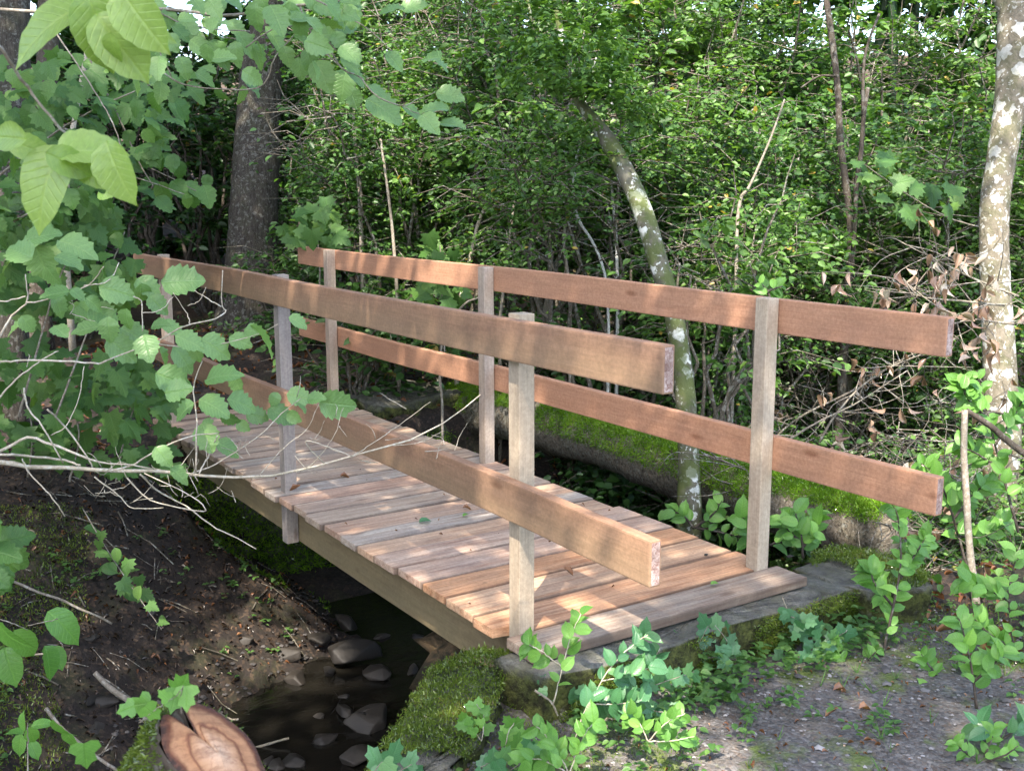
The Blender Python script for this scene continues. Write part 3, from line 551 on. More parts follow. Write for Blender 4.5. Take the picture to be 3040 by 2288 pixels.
mb = MB(); P, r = px_trunk([(2088, 886), (2140, 920), (2180, 955), (2240, 1000)], 4.6, [11, 13, 14, 15], 14); mb.tube(P, r, 8, .04); mb.build('snapped_top', B_DARK, b)
# ------------------------------------------------------------------ thicket shrubs
def shrub(label, u, t, H, spread, nst, nleaf, S, mat, group, stemm=B_TWIG, low=.25, tpl=T_SMALL, gap=-9, name='leafy_shrub', cat='shrub', seed=0, base=None, lean=(0, 0)):
    rng = np.random.default_rng(seed + 100)
    p = at(u, 600, t) if base is None else np.array(base, float); x, y = p[0], p[1]; z = float(gz(x, y)) - .05
    o = thing(name, label, cat, (x, y, z), group); sb = MB(); lb = MB(); tips = []
    for k in range(nst):
        a = rng.random() * 6.283; d = np.array([math.cos(a), math.sin(a), 0]) * spread * rng.uniform(.25, 1); h = H * rng.uniform(.7, 1.05)
        q0 = np.array([x, y, z]) + d * .12 * rng.random(); P = spline([q0, q0 + d * .3 + [0, 0, h * .4], q0 + d * .65 + [lean[0] * .4, lean[1] * .4, h * .75], q0 + d + [lean[0], lean[1], h]], 14); P[1:-1] += rng.normal(0, .015 * H, (12, 3))
        sb.tube(P, np.linspace(.008 + .0055 * H, .003, 14), 5, .05, False); tips.append(P)
    ntw = max(8, nleaf // 40); m0 = nleaf // ntw
    for k in range(ntw):
        P = tips[rng.integers(nst)]; s = low + (1 - low) * rng.random() ** .75; i = min(13, int(s * 13)); A = P[i] + rng.normal(0, .03, 3); a = rng.random() * 6.283
        d = np.array([math.cos(a), math.sin(a), rng.uniform(-.2, .5)]); L = rng.uniform(.3, .8) * spread * (1.15 - .4 * s) + .1
        q = np.array([A, A + d * L * .5 + [0, 0, .02], A + d * L - [0, 0, .18 * L]]); sb.tube(q, [.006, .004, .0015], 3, 0, False)
        m = m0; f = rng.random(m) ** .8; Q = A + d * (L * f)[:, None] - np.outer(.18 * L * f ** 2, [0, 0, 1]) + rng.normal(0, 1, (m, 3)) * [.055, .055, .04]
        Q = Q[patchy(Q, 2.4, gap, 7) | (rng.random(m) < .10)]; m = len(Q)
        if m == 0: continue
        az = rng.random(m) * 6.283; D = unit(d * .5 + np.stack([np.cos(az), np.sin(az), rng.normal(-.3, .3, m)], 1)); N = unit(np.stack([rng.normal(0, .6, m), rng.normal(0, .6, m), np.ones(m)], 1) - FWD * .35)
        leaves(lb, tpl, Q, D, N, S * rng.uniform(.6, 1.25, m), np.where(rng.random(m) < .007, 1.0, np.clip(rng.normal(.42, .26, m), 0, .9)), rng)
    sb.build('stem', stemm, o); lb.build('foliage', mat, o); return o
TH = 'leafy shrubs of the thicket behind the bridge'
SH = [
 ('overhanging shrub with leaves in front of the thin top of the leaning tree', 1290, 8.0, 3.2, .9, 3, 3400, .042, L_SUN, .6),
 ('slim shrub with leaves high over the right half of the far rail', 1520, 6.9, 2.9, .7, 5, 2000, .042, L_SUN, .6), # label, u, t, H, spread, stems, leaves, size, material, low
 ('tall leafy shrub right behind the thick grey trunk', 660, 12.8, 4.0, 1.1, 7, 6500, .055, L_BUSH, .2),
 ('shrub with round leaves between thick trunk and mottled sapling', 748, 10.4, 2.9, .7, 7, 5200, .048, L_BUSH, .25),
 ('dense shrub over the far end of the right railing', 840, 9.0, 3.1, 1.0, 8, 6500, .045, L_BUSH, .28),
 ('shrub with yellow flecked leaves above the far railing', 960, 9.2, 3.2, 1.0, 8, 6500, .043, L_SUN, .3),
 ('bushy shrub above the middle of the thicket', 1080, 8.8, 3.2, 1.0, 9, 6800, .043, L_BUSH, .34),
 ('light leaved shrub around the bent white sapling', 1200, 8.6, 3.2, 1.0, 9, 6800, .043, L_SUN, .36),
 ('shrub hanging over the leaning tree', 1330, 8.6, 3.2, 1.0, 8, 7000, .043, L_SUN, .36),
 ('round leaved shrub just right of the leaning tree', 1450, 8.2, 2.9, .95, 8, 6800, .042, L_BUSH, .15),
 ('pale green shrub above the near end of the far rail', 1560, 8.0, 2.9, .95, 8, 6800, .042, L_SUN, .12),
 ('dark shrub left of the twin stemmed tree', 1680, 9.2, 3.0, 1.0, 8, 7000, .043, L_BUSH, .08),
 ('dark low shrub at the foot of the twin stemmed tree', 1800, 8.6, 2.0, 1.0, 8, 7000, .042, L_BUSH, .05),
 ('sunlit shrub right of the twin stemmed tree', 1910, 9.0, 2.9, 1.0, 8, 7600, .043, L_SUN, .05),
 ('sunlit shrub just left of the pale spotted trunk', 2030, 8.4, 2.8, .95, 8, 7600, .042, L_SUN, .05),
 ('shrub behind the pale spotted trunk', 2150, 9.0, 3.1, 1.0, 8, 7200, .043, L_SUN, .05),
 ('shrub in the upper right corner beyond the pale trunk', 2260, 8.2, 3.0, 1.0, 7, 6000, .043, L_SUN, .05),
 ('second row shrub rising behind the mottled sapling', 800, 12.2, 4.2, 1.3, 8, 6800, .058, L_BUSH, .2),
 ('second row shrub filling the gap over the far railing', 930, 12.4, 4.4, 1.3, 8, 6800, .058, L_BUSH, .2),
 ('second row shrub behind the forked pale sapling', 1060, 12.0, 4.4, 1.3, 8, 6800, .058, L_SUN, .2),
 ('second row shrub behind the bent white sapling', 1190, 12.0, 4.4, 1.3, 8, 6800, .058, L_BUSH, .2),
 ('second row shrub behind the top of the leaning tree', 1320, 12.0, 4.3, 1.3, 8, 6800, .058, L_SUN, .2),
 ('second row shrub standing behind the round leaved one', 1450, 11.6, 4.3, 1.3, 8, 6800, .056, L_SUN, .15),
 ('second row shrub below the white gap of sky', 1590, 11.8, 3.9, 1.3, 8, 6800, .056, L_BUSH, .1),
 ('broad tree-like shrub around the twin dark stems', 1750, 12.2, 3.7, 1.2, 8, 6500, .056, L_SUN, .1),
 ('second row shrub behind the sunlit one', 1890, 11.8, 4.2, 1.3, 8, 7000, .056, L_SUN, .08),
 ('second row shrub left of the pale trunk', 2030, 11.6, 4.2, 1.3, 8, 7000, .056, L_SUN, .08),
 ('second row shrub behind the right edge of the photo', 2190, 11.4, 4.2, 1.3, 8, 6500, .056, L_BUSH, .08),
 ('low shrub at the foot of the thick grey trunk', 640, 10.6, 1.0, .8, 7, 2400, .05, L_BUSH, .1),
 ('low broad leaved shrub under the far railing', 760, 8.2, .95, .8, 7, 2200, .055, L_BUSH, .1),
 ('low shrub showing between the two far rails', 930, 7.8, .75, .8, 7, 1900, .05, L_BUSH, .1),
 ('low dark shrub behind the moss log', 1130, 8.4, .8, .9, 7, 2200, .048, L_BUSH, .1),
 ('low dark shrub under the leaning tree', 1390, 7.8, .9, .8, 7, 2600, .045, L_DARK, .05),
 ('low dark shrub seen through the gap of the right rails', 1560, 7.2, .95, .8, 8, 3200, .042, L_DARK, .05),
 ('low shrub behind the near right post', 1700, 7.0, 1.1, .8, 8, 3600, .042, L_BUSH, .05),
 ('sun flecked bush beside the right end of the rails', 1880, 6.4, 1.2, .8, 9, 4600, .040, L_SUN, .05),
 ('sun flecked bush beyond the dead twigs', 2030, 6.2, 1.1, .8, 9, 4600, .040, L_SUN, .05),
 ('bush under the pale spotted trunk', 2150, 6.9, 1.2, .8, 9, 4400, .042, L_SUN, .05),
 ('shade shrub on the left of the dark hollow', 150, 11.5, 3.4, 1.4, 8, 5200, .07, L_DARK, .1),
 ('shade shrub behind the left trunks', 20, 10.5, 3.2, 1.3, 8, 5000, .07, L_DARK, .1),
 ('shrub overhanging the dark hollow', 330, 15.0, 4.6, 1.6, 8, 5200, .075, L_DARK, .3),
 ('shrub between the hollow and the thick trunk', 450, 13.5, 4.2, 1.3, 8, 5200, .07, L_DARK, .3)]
for k, (lab, u, t, H, sp, ns, nl, S, m, lo) in enumerate(SH): 
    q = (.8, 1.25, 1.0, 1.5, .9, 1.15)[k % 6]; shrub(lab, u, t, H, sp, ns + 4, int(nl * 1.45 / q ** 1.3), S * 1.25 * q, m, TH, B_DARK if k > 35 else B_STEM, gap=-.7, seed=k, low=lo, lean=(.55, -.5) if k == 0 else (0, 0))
# far wood: one mass
mb = MB(); tw = MB()
for k in range(80):
    a = -.30 + 1.62 * (k % 40) / 40 + RN.normal(0, .02); r = RN.uniform(16, 19) if k < 40 else RN.uniform(20, 25); ang = YAW + math.pi / 2 - (a - .66) ; c = CAM[:2] + r * np.array([math.cos(ang), math.sin(ang)])
    z = float(gz(*c)); skyhole = abs(a - .66 - .262) < .02
    for q in range(6): crown(mb, None, (c[0] + RN.normal(0, .5), c[1] + RN.normal(0, .5), z + .9 + 1.75 * q), (1.9, 1.9, 1.3), 650 if not (skyhole and q > 0) else 40, .17, T_SMALL)
    P = np.array([[c[0], c[1], z - .1], [c[0] + RN.normal(0, .3), c[1] + RN.normal(0, .3), z + 6]]); mb.tube(spline(P, 5), [.09, .08, .07, .06, .04], 6, 0, tint=.0)
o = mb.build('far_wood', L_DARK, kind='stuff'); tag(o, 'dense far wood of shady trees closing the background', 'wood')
# overhanging tree beside the camera that shades bridge and path (outside the frame)
n = 26000; q2 = np.column_stack([RN.uniform(-6, 6.5, n), RN.uniform(-1.9, 5.2, n), RN.normal(8.2, .4, n)]); q2 = q2[patchy(q2 * [1, 1, 0], 1.35, 1.3, 5)]  # patchy leaf layer added to break up the sunlight on the thicket
n = 14000; q3 = np.column_stack([RN.uniform(-14, -4.5, n), RN.uniform(-6.5, .3, n), RN.normal(8.2, .5, n)])  # leaf layer added to darken the hollow and the thick trunk
o = thing('shade_tree', 'tall broad leaved tree beside the path, outside the frame, crown spread to shade bridge, thicket and hollow', 'tree', (7.6, -4.6, -.2)); mb = MB(); tw = MB()
tw.tube(spline([(7.6, -4.6, -.3), (7.3, -4.4, 3), (6.2, -3.9, 6), (3.5, -3.2, 7.6)], 24), np.linspace(.26, .09, 24), 14, .03)
for e in ((-3.5, -4, 8.2), (-2.5, -1.2, 8), (1, -5, 8.2), (1, -.4, 8), (5, -.5, 8), (4.5, -5.5, 8.3)): tw.tube(spline([(6.2, -3.9, 6), ((6 + e[0]) / 2, (e[1] - 3.5) / 2, 7.4), e], 12), np.linspace(.1, .02, 12), 7)
n = 52000; q = np.column_stack([RN.uniform(-5.0, 7.6, n), RN.uniform(-7.3, -.4, n), RN.normal(8, .45, n)])
k = (q[:, 0] - 1.3) ** 2 / 6.4 ** 2 + (q[:, 1] + 3.85) ** 2 / 3.6 ** 2 < 1 + .12 * np.sin(q[:, 0] * 3); q = q[k]; q = q[(q[:, 1] < -1.75 + .4 * np.sin(q[:, 0] * 1.3)) | (RN.random(len(q)) < .3)]; q = q[~patchy(q * [1, 1, 0], 2.2, 2.0, 12)]
q = np.vstack([q, q2]); D, N = rand_dirs(len(q), .5); leaves(mb, T_SMALL, q, D, N, RN.uniform(.08, .16, len(q))); D, N = rand_dirs(len(q3), .5); leaves(mb, T_SMALL, q3, D, N, RN.uniform(.16, .26, len(q3))); tw.build('trunk', B_BIG, o); mb.build('crown', L_DARK, o)
for k, (lab, x, y, H) in enumerate((('unseen hazel bush added to shade the left bank, nearest the water', -1.9, -3.4, 3.2), ('unseen hazel bush added to shade the left bank, behind the first', -3.6, -3.1, 3.4), ('unseen hazel bush added to shade the left bank, farthest back', -5.3, -2.9, 3.4), ('unseen hazel bush added for shade above the stream, close to the path', -.3, -4.0, 3.0))):  # unseen bushes added to keep skylight and sun off the left bank
    shrub(lab, 0, 0, H, 1.0, 9, 5200, .085, L_DARK, 'hazel bushes added for shade left of the frame', seed=300 + k, low=.15, base=(x, y, 0), name='shade_hazel_bush', cat='bush')
# ------------------------------------------------------------------ near branches and plants
def dir2(ang, tilt=0.0):                          # picture-plane direction (0 = right, 90 = up) turned into space
    a = math.radians(ang); return unit(RGT * math.cos(a) + UPV * math.sin(a) + FWD * tilt)
def px_leaves(mb, L, t, tpl, rng, jt=.12, face=.62, tint=None, down=.15):
    for (u, v, s, *a) in L:
        ang = a[0] if a else rng.uniform(-70, 30); tt = t + rng.normal(0, jt); d = dir2(ang, rng.normal(0, .3)); S = px(s, tt) * 1.12
        nrm = unit(-FWD * face + np.array([0, 0, 1]) * (1.15 - face) + rng.normal(0, .28, 3)); c = at(u, v, tt) - d * S * .5
        leaves(mb, tpl, c, d, nrm, S, float(np.clip(rng.normal(.45, .28), 0, .93)) if tint is None else tint, rng)
def px_tubes(mb, lines, t, rng, n=18, sides=6, jit=.01):
    for pts, w0, w1, *tt in lines:
        ts = np.full(len(pts), tt[0] if tt else t) + np.cumsum(np.append(0, rng.normal(0, .03, len(pts) - 1))); P = spline([at(u, v, q) for (u, v), q in zip(pts, ts)], n)
        P[1:-1] += rng.normal(0, .0008, (n - 2, 3)); mb.tube(P, np.linspace(px(w0, t), px(w1, t), n) / 2 * .82, sides, .06)
rg = np.random.default_rng(11)
hz = thing('hazel_branch', 'leafy hazel branch with bare pale twigs reaching in from the left edge over the bank', 'branch', at(-220, 1010, 3.0)); mb = MB()
px_tubes(mb, [
 ([(-220, 985), (0, 995), (48, 1007), (168, 1010), (240, 1017), (336, 1016), (409, 1024), (500, 1031), (620, 1022), (760, 985), (900, 945), (985, 895), (1038, 852)], 15, 2.5),
 ([(-200, 1060), (0, 975), (58, 945), (103, 957), (168, 981), (216, 998), (276, 1003), (330, 1012)], 10, 4),
 ([(-150, 970), (0, 981), (48, 983), (135, 993), (173, 1005)], 8, 6), ([(240, 1016), (288, 1003), (332, 976), (409, 943), (470, 935)], 6, 3), ([(204, 1029), (260, 1072), (284, 1096), (353, 1096)], 4, 2),
 ([(274, 1031), (303, 1063), (336, 1084), (433, 1104), (441, 1094), (409, 1068), (312, 1022)], 4, 3), ([(303, 1024), (340, 1060), (397, 1089), (457, 1135), (507, 1159), (553, 1185)], 5, 2.5),
 ([(423, 1019), (425, 933), (423, 885), (418, 837), (437, 780)], 5, 3), ([(430, 1022), (455, 975), (470, 940)], 5, 3), ([(409, 1024), (470, 1000), (560, 940), (606, 895), (650, 860)], 4, 2), ([(560, 1027), (620, 960), (660, 930), (690, 870)], 2.5, 1.5),
 ([(700, 1000), (660, 955), (700, 962), (760, 985)], 3, 3), ([(760, 985), (800, 960), (880, 905), (930, 868)], 2.5, 1.5), ([(850, 962), (905, 955), (960, 930)], 2, 1.2), ([(640, 1018), (670, 1005), (720, 945), (742, 880)], 2.5, 1.2),
 ([(52, 838), (60, 880), (88, 915), (128, 985), (136, 1000)], 5, 4), ([(102, 884), (140, 920), (190, 990), (205, 1020)], 5, 4), ([(48, 990), (62, 1020), (110, 1070), (140, 1115)], 4, 3), ([(110, 940), (142, 920), (170, 860), (182, 790)], 3, 2)], 3.0, rg)
px_tubes(mb, [([(-160, 790), (0, 781), (42, 779), (139, 779), (210, 785), (229, 779)], 6, 5), ([(-30, 900), (21, 832), (84, 781), (126, 758)], 6, 3), ([(-20, 770), (0, 726), (25, 684), (57, 653), (57, 620), (55, 592)], 7, 3), ([(57, 653), (92, 649), (185, 619), (225, 575)], 5, 2.5), ([(-60, 640), (0, 651), (55, 640)], 4, 4),
 ([(181, 617), (223, 611), (244, 596), (257, 567)], 3.5, 2.5), ([(330, 745), (382, 712), (410, 700), (458, 691), (488, 672), (479, 659), (481, 584)], 4.5, 2.5), ([(410, 700), (403, 676), (374, 632)], 3.5, 2), ([(478, 662), (440, 640), (420, 628)], 3, 2), ([(405, 660), (430, 650), (445, 620)], 2, 1), ([(288, 640), (306, 655), (308, 715)], 4, 3), ([(306, 676), (345, 670), (375, 640)], 3, 2),
 ([(229, 779), (330, 745), (400, 750), (470, 745), (560, 720), (600, 700)], 4, 2), ([(0, 781), (-60, 850), (-220, 985)], 7, 9)], 2.95, rg)

for k in range(56):
    u0, v0 = ((rg.uniform(200, 520), rg.uniform(1000, 1090)) if k < 30 else (rg.uniform(480, 1000), 1035 - 150 * rg.random() ** 2 - .18 * 200)) if k < 52 else (rg.uniform(0, 260), rg.uniform(600, 800)); a = rg.uniform(-60, 200); l = rg.uniform(20, 75); e = (u0 + l * math.cos(math.radians(a)), v0 - l * math.sin(math.radians(a)))
    px_tubes(mb, [([(u0, v0), ((u0 + e[0]) / 2 + rg.normal(0, 6), (v0 + e[1]) / 2 + rg.normal(0, 6)), e], 2.4, 1)], 3.0, rg, 7, 4)
mb.build('branch', B_PALETWIG, hz)
HL = [(92, 506, 66, 20), (164, 527, 76, -10), (38, 540, 70, 150), (90, 567, 76, -80), (149, 563, 58, -15), (113, 598, 48, -60), (118, 634, 58, 190), (34, 703, 52, 200), (168, 636, 34, -40), (252, 628, 68, -15), (319, 617, 54, -30), (395, 607, 84, 5), (307, 638, 50, -90), (223, 678, 64, -25), (235, 712, 50, -80), (185, 710, 62, 190), (290, 720, 62, -20), (262, 752, 66, -35), (318, 752, 62, -70), (357, 769, 44, -60), (372, 710, 50, -30), (410, 737, 58, -20), (399, 773, 62, -45), (424, 760, 42, -80), (466, 748, 66, -25), (475, 806, 72, 25), (374, 819, 70, -20), (385, 843, 60, 10), (395, 885, 52, -150),
 (464, 878, 66, -25), (495, 906, 38, -35), (525, 870, 62, -15), (556, 898, 46, -15), (447, 946, 62, -70), (493, 965, 50, -20), (447, 916, 34, 30), (525, 920, 30, -30), (606, 893, 54, -20), (635, 901, 34, -30), (352, 983, 46, -45), (390, 1023, 46, -30), (593, 862, 30, -110), (647, 856, 50, -10), (728, 874, 72, -10), (682, 859, 38, 10), (650, 878, 32, -30), (645, 695, 42, -25), (574, 725, 70, -35), (520, 738, 48, -20), (545, 715, 40, -10), (512, 830, 44, -70), (60, 520, 50, 170), (20, 560, 60, 200), (130, 660, 45, -60), (205, 655, 40, -30), (340, 655, 46, -40), (60, 700, 40, -60), (130, 715, 45, -30), (270, 690, 45, -100), (345, 700, 40, 10)]
lb = MB(); px_leaves(lb, HL, 3.0, T_HAZEL, rg); lb.build('foliage', L_HAZEL, hz)
ov = thing('hazel_branch', 'hazel branch with bluish green leaves hanging down from the top edge of the photo', 'branch', at(200, -60, 3.5)); mb = MB(); rg = np.random.default_rng(12)
px_tubes(mb, [([(-60, 15), (120, 28), (332, 20), (400, 24), (465, 33), (531, 30), (631, 13), (728, 3), (800, -30)], 10, 8), ([(531, 103), (591, 63), (664, 58), (700, 80), (728, 112)], 4, 3), ([(648, 15), (664, 58)], 5, 4), ([(332, 20), (380, 45), (450, 62), (540, 68)], 4, 3), ([(320, 130), (365, 166), (399, 183), (448, 191), (548, 193), (581, 166), (590, 130), (640, 70)], 4, 4), ([(335, 60), (345, 110), (370, 165)], 4, 3),
 ([(640, -20), (728, 23), (794, 63), (847, 110)], 5, 2.5), ([(690, 60), (734, 143), (777, 166), (811, 206), (867, 229), (900, 216), (940, 199)], 5, 2), ([(664, 58), (700, 110), (734, 143)], 4, 4), ([(120, 70), (200, 190), (245, 270), (270, 350)], 4, 3), ([(870, 230), (900, 245), (930, 262)], 2.5, 1.5)], 3.5, rg); mb.build('branch', B_TWIG, ov)
OL = [(757, 113, 50, -30), (757, 138, 46, -40), (854, 130, 46, -35), (947, 136, 54, -35), (930, 120, 50, 160), (814, 196, 44, -30), (830, 232, 80, -25), (764, 213, 44, -70), (890, 239, 42, -25), (973, 206, 58, -10), (937, 229, 62, 170), (927, 262, 50, -40), (977, 266, 54, -5), (741, 183, 62, -100), (771, 163, 44, -30), (767, 20, 64, -50), (747, 50, 54, 10), (894, 12, 54, 10), (844, 20, 52, 20), (598, 37, 64, -60), (598, 83, 60, -45), (475, 116, 64, -40), (684, 96, 54, -20), (428, 203, 48, -35), (445, 166, 44, -15), (448, 146, 38, -10), (545, 166, 44, -30), (398, 143, 44, -60), (697, 159, 64, -60), (671, 130, 48, -70), (299, 186, 44, -60), (349, 196, 42, -80), (432, 100, 46, -30), (372, 93, 42, -60), (458, 33, 48, -40), (511, 60, 44, -40), (714, 56, 48, 0), (415, 73, 44, -40), (565, 110, 44, -60), (648, 149, 44, -80), (478, 206, 36, -60), (525, 206, 38, -90), (620, 120, 40, -70), (700, 20, 44, -30), (820, 60, 40, 0), (660, 40, 44, -20)]
for k in range(64): OL.append((rg.uniform(330, 760), abs(rg.normal(0, 80)) - 10, rg.uniform(34, 54), rg.uniform(-100, 20)))
lb = MB(); px_leaves(lb, OL, 3.5, T_HAZEL, rg, .2, .5); lb.build('foliage', L_HAZEL, ov)
# close bright leaves in the upper left corner
for nm, lab, org, LL, TW, t in (
    ('leafy_twig', 'close twig with large bright green leaves in the upper left corner', (-80, -40), [(95, 42, 165, 207), (215, 70, 150, -75), (250, 30, 190, -8), (262, 100, 150, -52), (300, 40, 150, -58), (190, 8, 120, 150), (240, 105, 60, -95)], [([(-60, -60), (100, 0), (150, 55), (205, 62), (240, 45), (268, 12), (275, -30)], 6, 5)], 1.25),
    ('leafy_twig', 'close twig with pale green leaves below the upper left corner', (-80, 40), [(90, 385, 165, -112), (14, 295, 90, 170), (62, 318, 80, -18), (195, 320, 130, 12), (250, 372, 130, -72), (205, 362, 120, -35), (150, 350, 90, -20)], [([(-60, 60), (0, 105), (60, 190), (120, 265), (158, 310), (160, 345)], 11, 5)], 1.25)):
    o = thing(nm, lab, 'twig', at(*org, t), 'close leafy twigs at the upper left'); mb = MB(); px_tubes(mb, TW, t, rg, 24, 8); mb.build('twig', B_TWIG, o)
    lb = MB(); px_leaves(lb, LL, t, T_LIME, np.random.default_rng(5), .03, .8); lb.build('foliage', L_LIME, o)
# broad maple leaves on the left
def maple_cloud(label, region, n, t, S, mat, tpl, seed, twigs, name='maple_sapling', cat='sapling', group='maple saplings on the left bank', face=.55, stem=B_TWIG):
    rng = np.random.default_rng(seed); o = thing(name, label, cat, at(*region[0], t), group); lb = MB(); mb = MB(); R = np.array(region, float); pts = []
    while len(pts) < n:
        q = np.column_stack([rng.uniform(R[:, 0].min(), R[:, 0].max(), 400), rng.uniform(R[:, 1].min(), R[:, 1].max(), 400)]); pts += list(q[inpoly(q, region)])
    px_leaves(lb, [(u, v, rng.uniform(.7, 1.2) * S, rng.uniform(-110, 20)) for u, v in pts[:n]], t, tpl, rng, .32, face)
    px_tubes(mb, twigs, t, rng); mb.build('stem', stem, o); lb.build('foliage', mat, o); return o
maple_cloud('dark maple sapling with layered leaves filling the upper left behind the close twigs', [(-20, 140), (330, 110), (440, 190), (400, 260), (330, 330), (240, 440), (120, 480), (-20, 500)], 260, 5.0, 40, L_MAPLE, T_MAPLE + T_HAZEL[:2], 21,
    [([(-60, 430), (60, 330), (180, 250), (330, 180)], 7, 3), ([(190, 120), (260, 260), (300, 350), (330, 400)], 5, 3), ([(-40, 520), (120, 430), (260, 380), (400, 420)], 6, 2), ([(-60, 430), (-80, 700), (-100, 1000)], 12, 14)])
maple_cloud('spray of serrated leaves reaching right in front of the dark hollow', [(230, 300), (330, 330), (450, 380), (450, 430), (370, 450), (270, 400), (240, 370)], 34, 5.2, 40, L_MAPLE, T_HAZEL, 22, [([(120, 270), (220, 310), (320, 360), (440, 420)], 5, 2)])
maple_cloud('green bush of broad leaves under the hollow at the left end of the bridge', [(-20, 440), (120, 420), (240, 440), (290, 520), (300, 640), (200, 700), (60, 700), (-20, 660)], 150, 5.4, 42, L_MAPLE, T_MAPLE + T_HAZEL[:1], 23, [([(40, 900), (80, 760), (120, 620), (180, 500)], 7, 3), ([(120, 900), (180, 740), (230, 600), (270, 500)], 6, 3)])
maple_cloud('low maple plant with big dull leaves on the bank edge under the hazel branch', [(-20, 760), (180, 740), (330, 800), (420, 900), (420, 1010), (250, 1040), (60, 1010), (-20, 960)], 150, 5.9, 46, L_MAPLE, T_MAPLE, 24, [([(150, 1040), (170, 940), (150, 820)], 6, 3), ([(250, 1040), (270, 940), (300, 850)], 6, 3), ([(60, 1030), (70, 930), (40, 820)], 6, 3)], face=.35)
maple_cloud('bright maple seedling behind the far end of the right railing', [(615, 470), (700, 440), (760, 480), (750, 540), (680, 540), (620, 520)], 34, 8.2, 36, L_MAPLE, T_MAPLE, 25, [([(690, 640), (690, 560), (680, 470)], 5, 3)], group='maple seedlings behind the far railing', name='maple_seedling', cat='seedling')
maple_cloud('maple seedling hanging just under the top of the far rail', [(900, 600), (980, 590), (1020, 640), (980, 680), (900, 650)], 22, 7.6, 34, L_MAPLE, T_MAPLE, 26, [([(960, 760), (960, 680), (950, 610)], 4, 3)], group='maple seedlings behind the far railing', name='maple_seedling', cat='seedling')
maple_cloud('maple seedling above the rail in the middle of the photo', [(920, 520), (990, 520), (1000, 560), (920, 580)], 14, 7.9, 34, L_MAPLE, T_MAPLE, 27, [([(960, 640), (955, 580), (950, 530)], 4, 3)], group='maple seedlings behind the far railing', name='maple_seedling', cat='seedling')
maple_cloud('maple branch with pale blue green leaves near the pale spotted trunk', [(1840, 350), (1930, 330), (1990, 390), (2080, 400), (2060, 470), (1960, 480), (1900, 440)], 26, 7.0, 40, L_MAPLE, T_MAPLE, 28, [([(2150, 500), (2050, 470), (1960, 420), (1860, 350)], 5, 2)], name='maple_branch', cat='branch', group=None)
maple_cloud('trailing bramble with small leaves running down the dark bank', [(190, 1130), (230, 1150), (330, 1290), (360, 1350), (330, 1340), (230, 1230)], 26, 5.3, 30, L_MAPLE, T_MAPLE + T_OVAL, 29, [([(180, 1100), (240, 1200), (300, 1290), (350, 1360)], 3, 2)], name='bramble', cat='bramble', group=None)
maple_cloud('leafy plant with rough leaves at the lower part of the left edge', [(-30, 1110), (20, 1100), (40, 1190), (20, 1260), (-30, 1280)], 14, 3.2, 60, L_MAPLE, T_HAZEL, 30, [([(-40, 1330), (-10, 1220), (0, 1120)], 6, 3)], name='leafy_plant', cat='plant', group=None)
# lance leaved and round leaved plants, lower left
for nm, lab, LL, TW, t, tp, m in (
    ('drooping_plant', 'long drooping leaves with yellow tips at the lower left edge', [(15, 1380, 80, -50), (55, 1390, 70, -60), (20, 1440, 80, -70), (140, 1350, 85, -40), (110, 1430, 70, -70), (125, 1420, 50, -60)], [([(-40, 1330), (10, 1340), (60, 1360)], 4, 2), ([(60, 1350), (110, 1340), (125, 1335)], 3, 2)], 3.0, T_LIME, L_SHRUB),
    ('round_leaf_plant', 'small plant with round leaves in the bottom left corner', [(45, 1560, 40, 100), (70, 1590, 44, -80), (40, 1610, 46, -100), (90, 1560, 42, 20), (30, 1580, 40, 170), (75, 1620, 40, -60), (130, 1580, 62, -70), (150, 1600, 50, -80)], [([(60, 1680), (60, 1620), (60, 1560)], 4, 2)], 2.5, T_OVAL, L_SHRUB)):
    o = thing(nm, lab, 'plant', at(LL[0][0], LL[0][1] + 60, t)); mb = MB(); px_tubes(mb, TW, t, rg); mb.build('stem', B_TWIG, o); lb = MB(); px_leaves(lb, LL, t, tp, np.random.default_rng(8), .06, .7); lb.build('foliage', m, o)
# ------------------------------------------------------------------ shrubs by the near abutment, right
def spray(label, stems, t, S, n, seed, mat=L_SHRUB, tpl=T_OVAL, name='light_green_sapling', cat='sapling', group='light green saplings on the right', face=.6, stem=B_DARK, w=8):
    rng = np.random.default_rng(seed); b = stems[0][0]; o = thing(name, label, cat, at(*b, t), group); mb = MB(); lb = MB(); px_tubes(mb, [(s, w, 2) for s in stems], t, rng); L = []
    for s in stems:
        P = spline(np.array(s, float), 40)
        for k in range(n // len(stems)):
            i = int(6 + 33 * (k + rng.random()) / (n / len(stems))); i = min(39, i); side = 1 if k % 2 else -1; d = P[min(39, i + 2)] - P[max(0, i - 2)]; a = math.degrees(math.atan2(-d[1], d[0])) + side * rng.uniform(25, 75); q = math.radians(a); ln = S * rng.uniform(.65, 1.2)
            L.append((P[i][0] + math.cos(q) * ln * .55, P[i][1] - math.sin(q) * ln * .55, ln, a))
    px_leaves(lb, L, t, tpl, rng, .05, face); mb.build('stem', stem, o); lb.build('foliage', mat, o); return o
spray('tall light green sapling beside the concrete corner at the end of the right railing', [[(1905, 1425), (1925, 1330), (1945, 1220), (1940, 1120), (1925, 1085)], [(1945, 1250), (1975, 1200), (2000, 1160)], [(1930, 1310), (1890, 1260), (1880, 1225)]], 4.05, 33, 84, 41)
spray('light green sapling with big leaves left of the lower right corner', [[(2110, 1530), (2100, 1450), (2085, 1380), (2070, 1330)], [(2105, 1470), (2150, 1430), (2170, 1400)]], 3.6, 40, 30, 42)
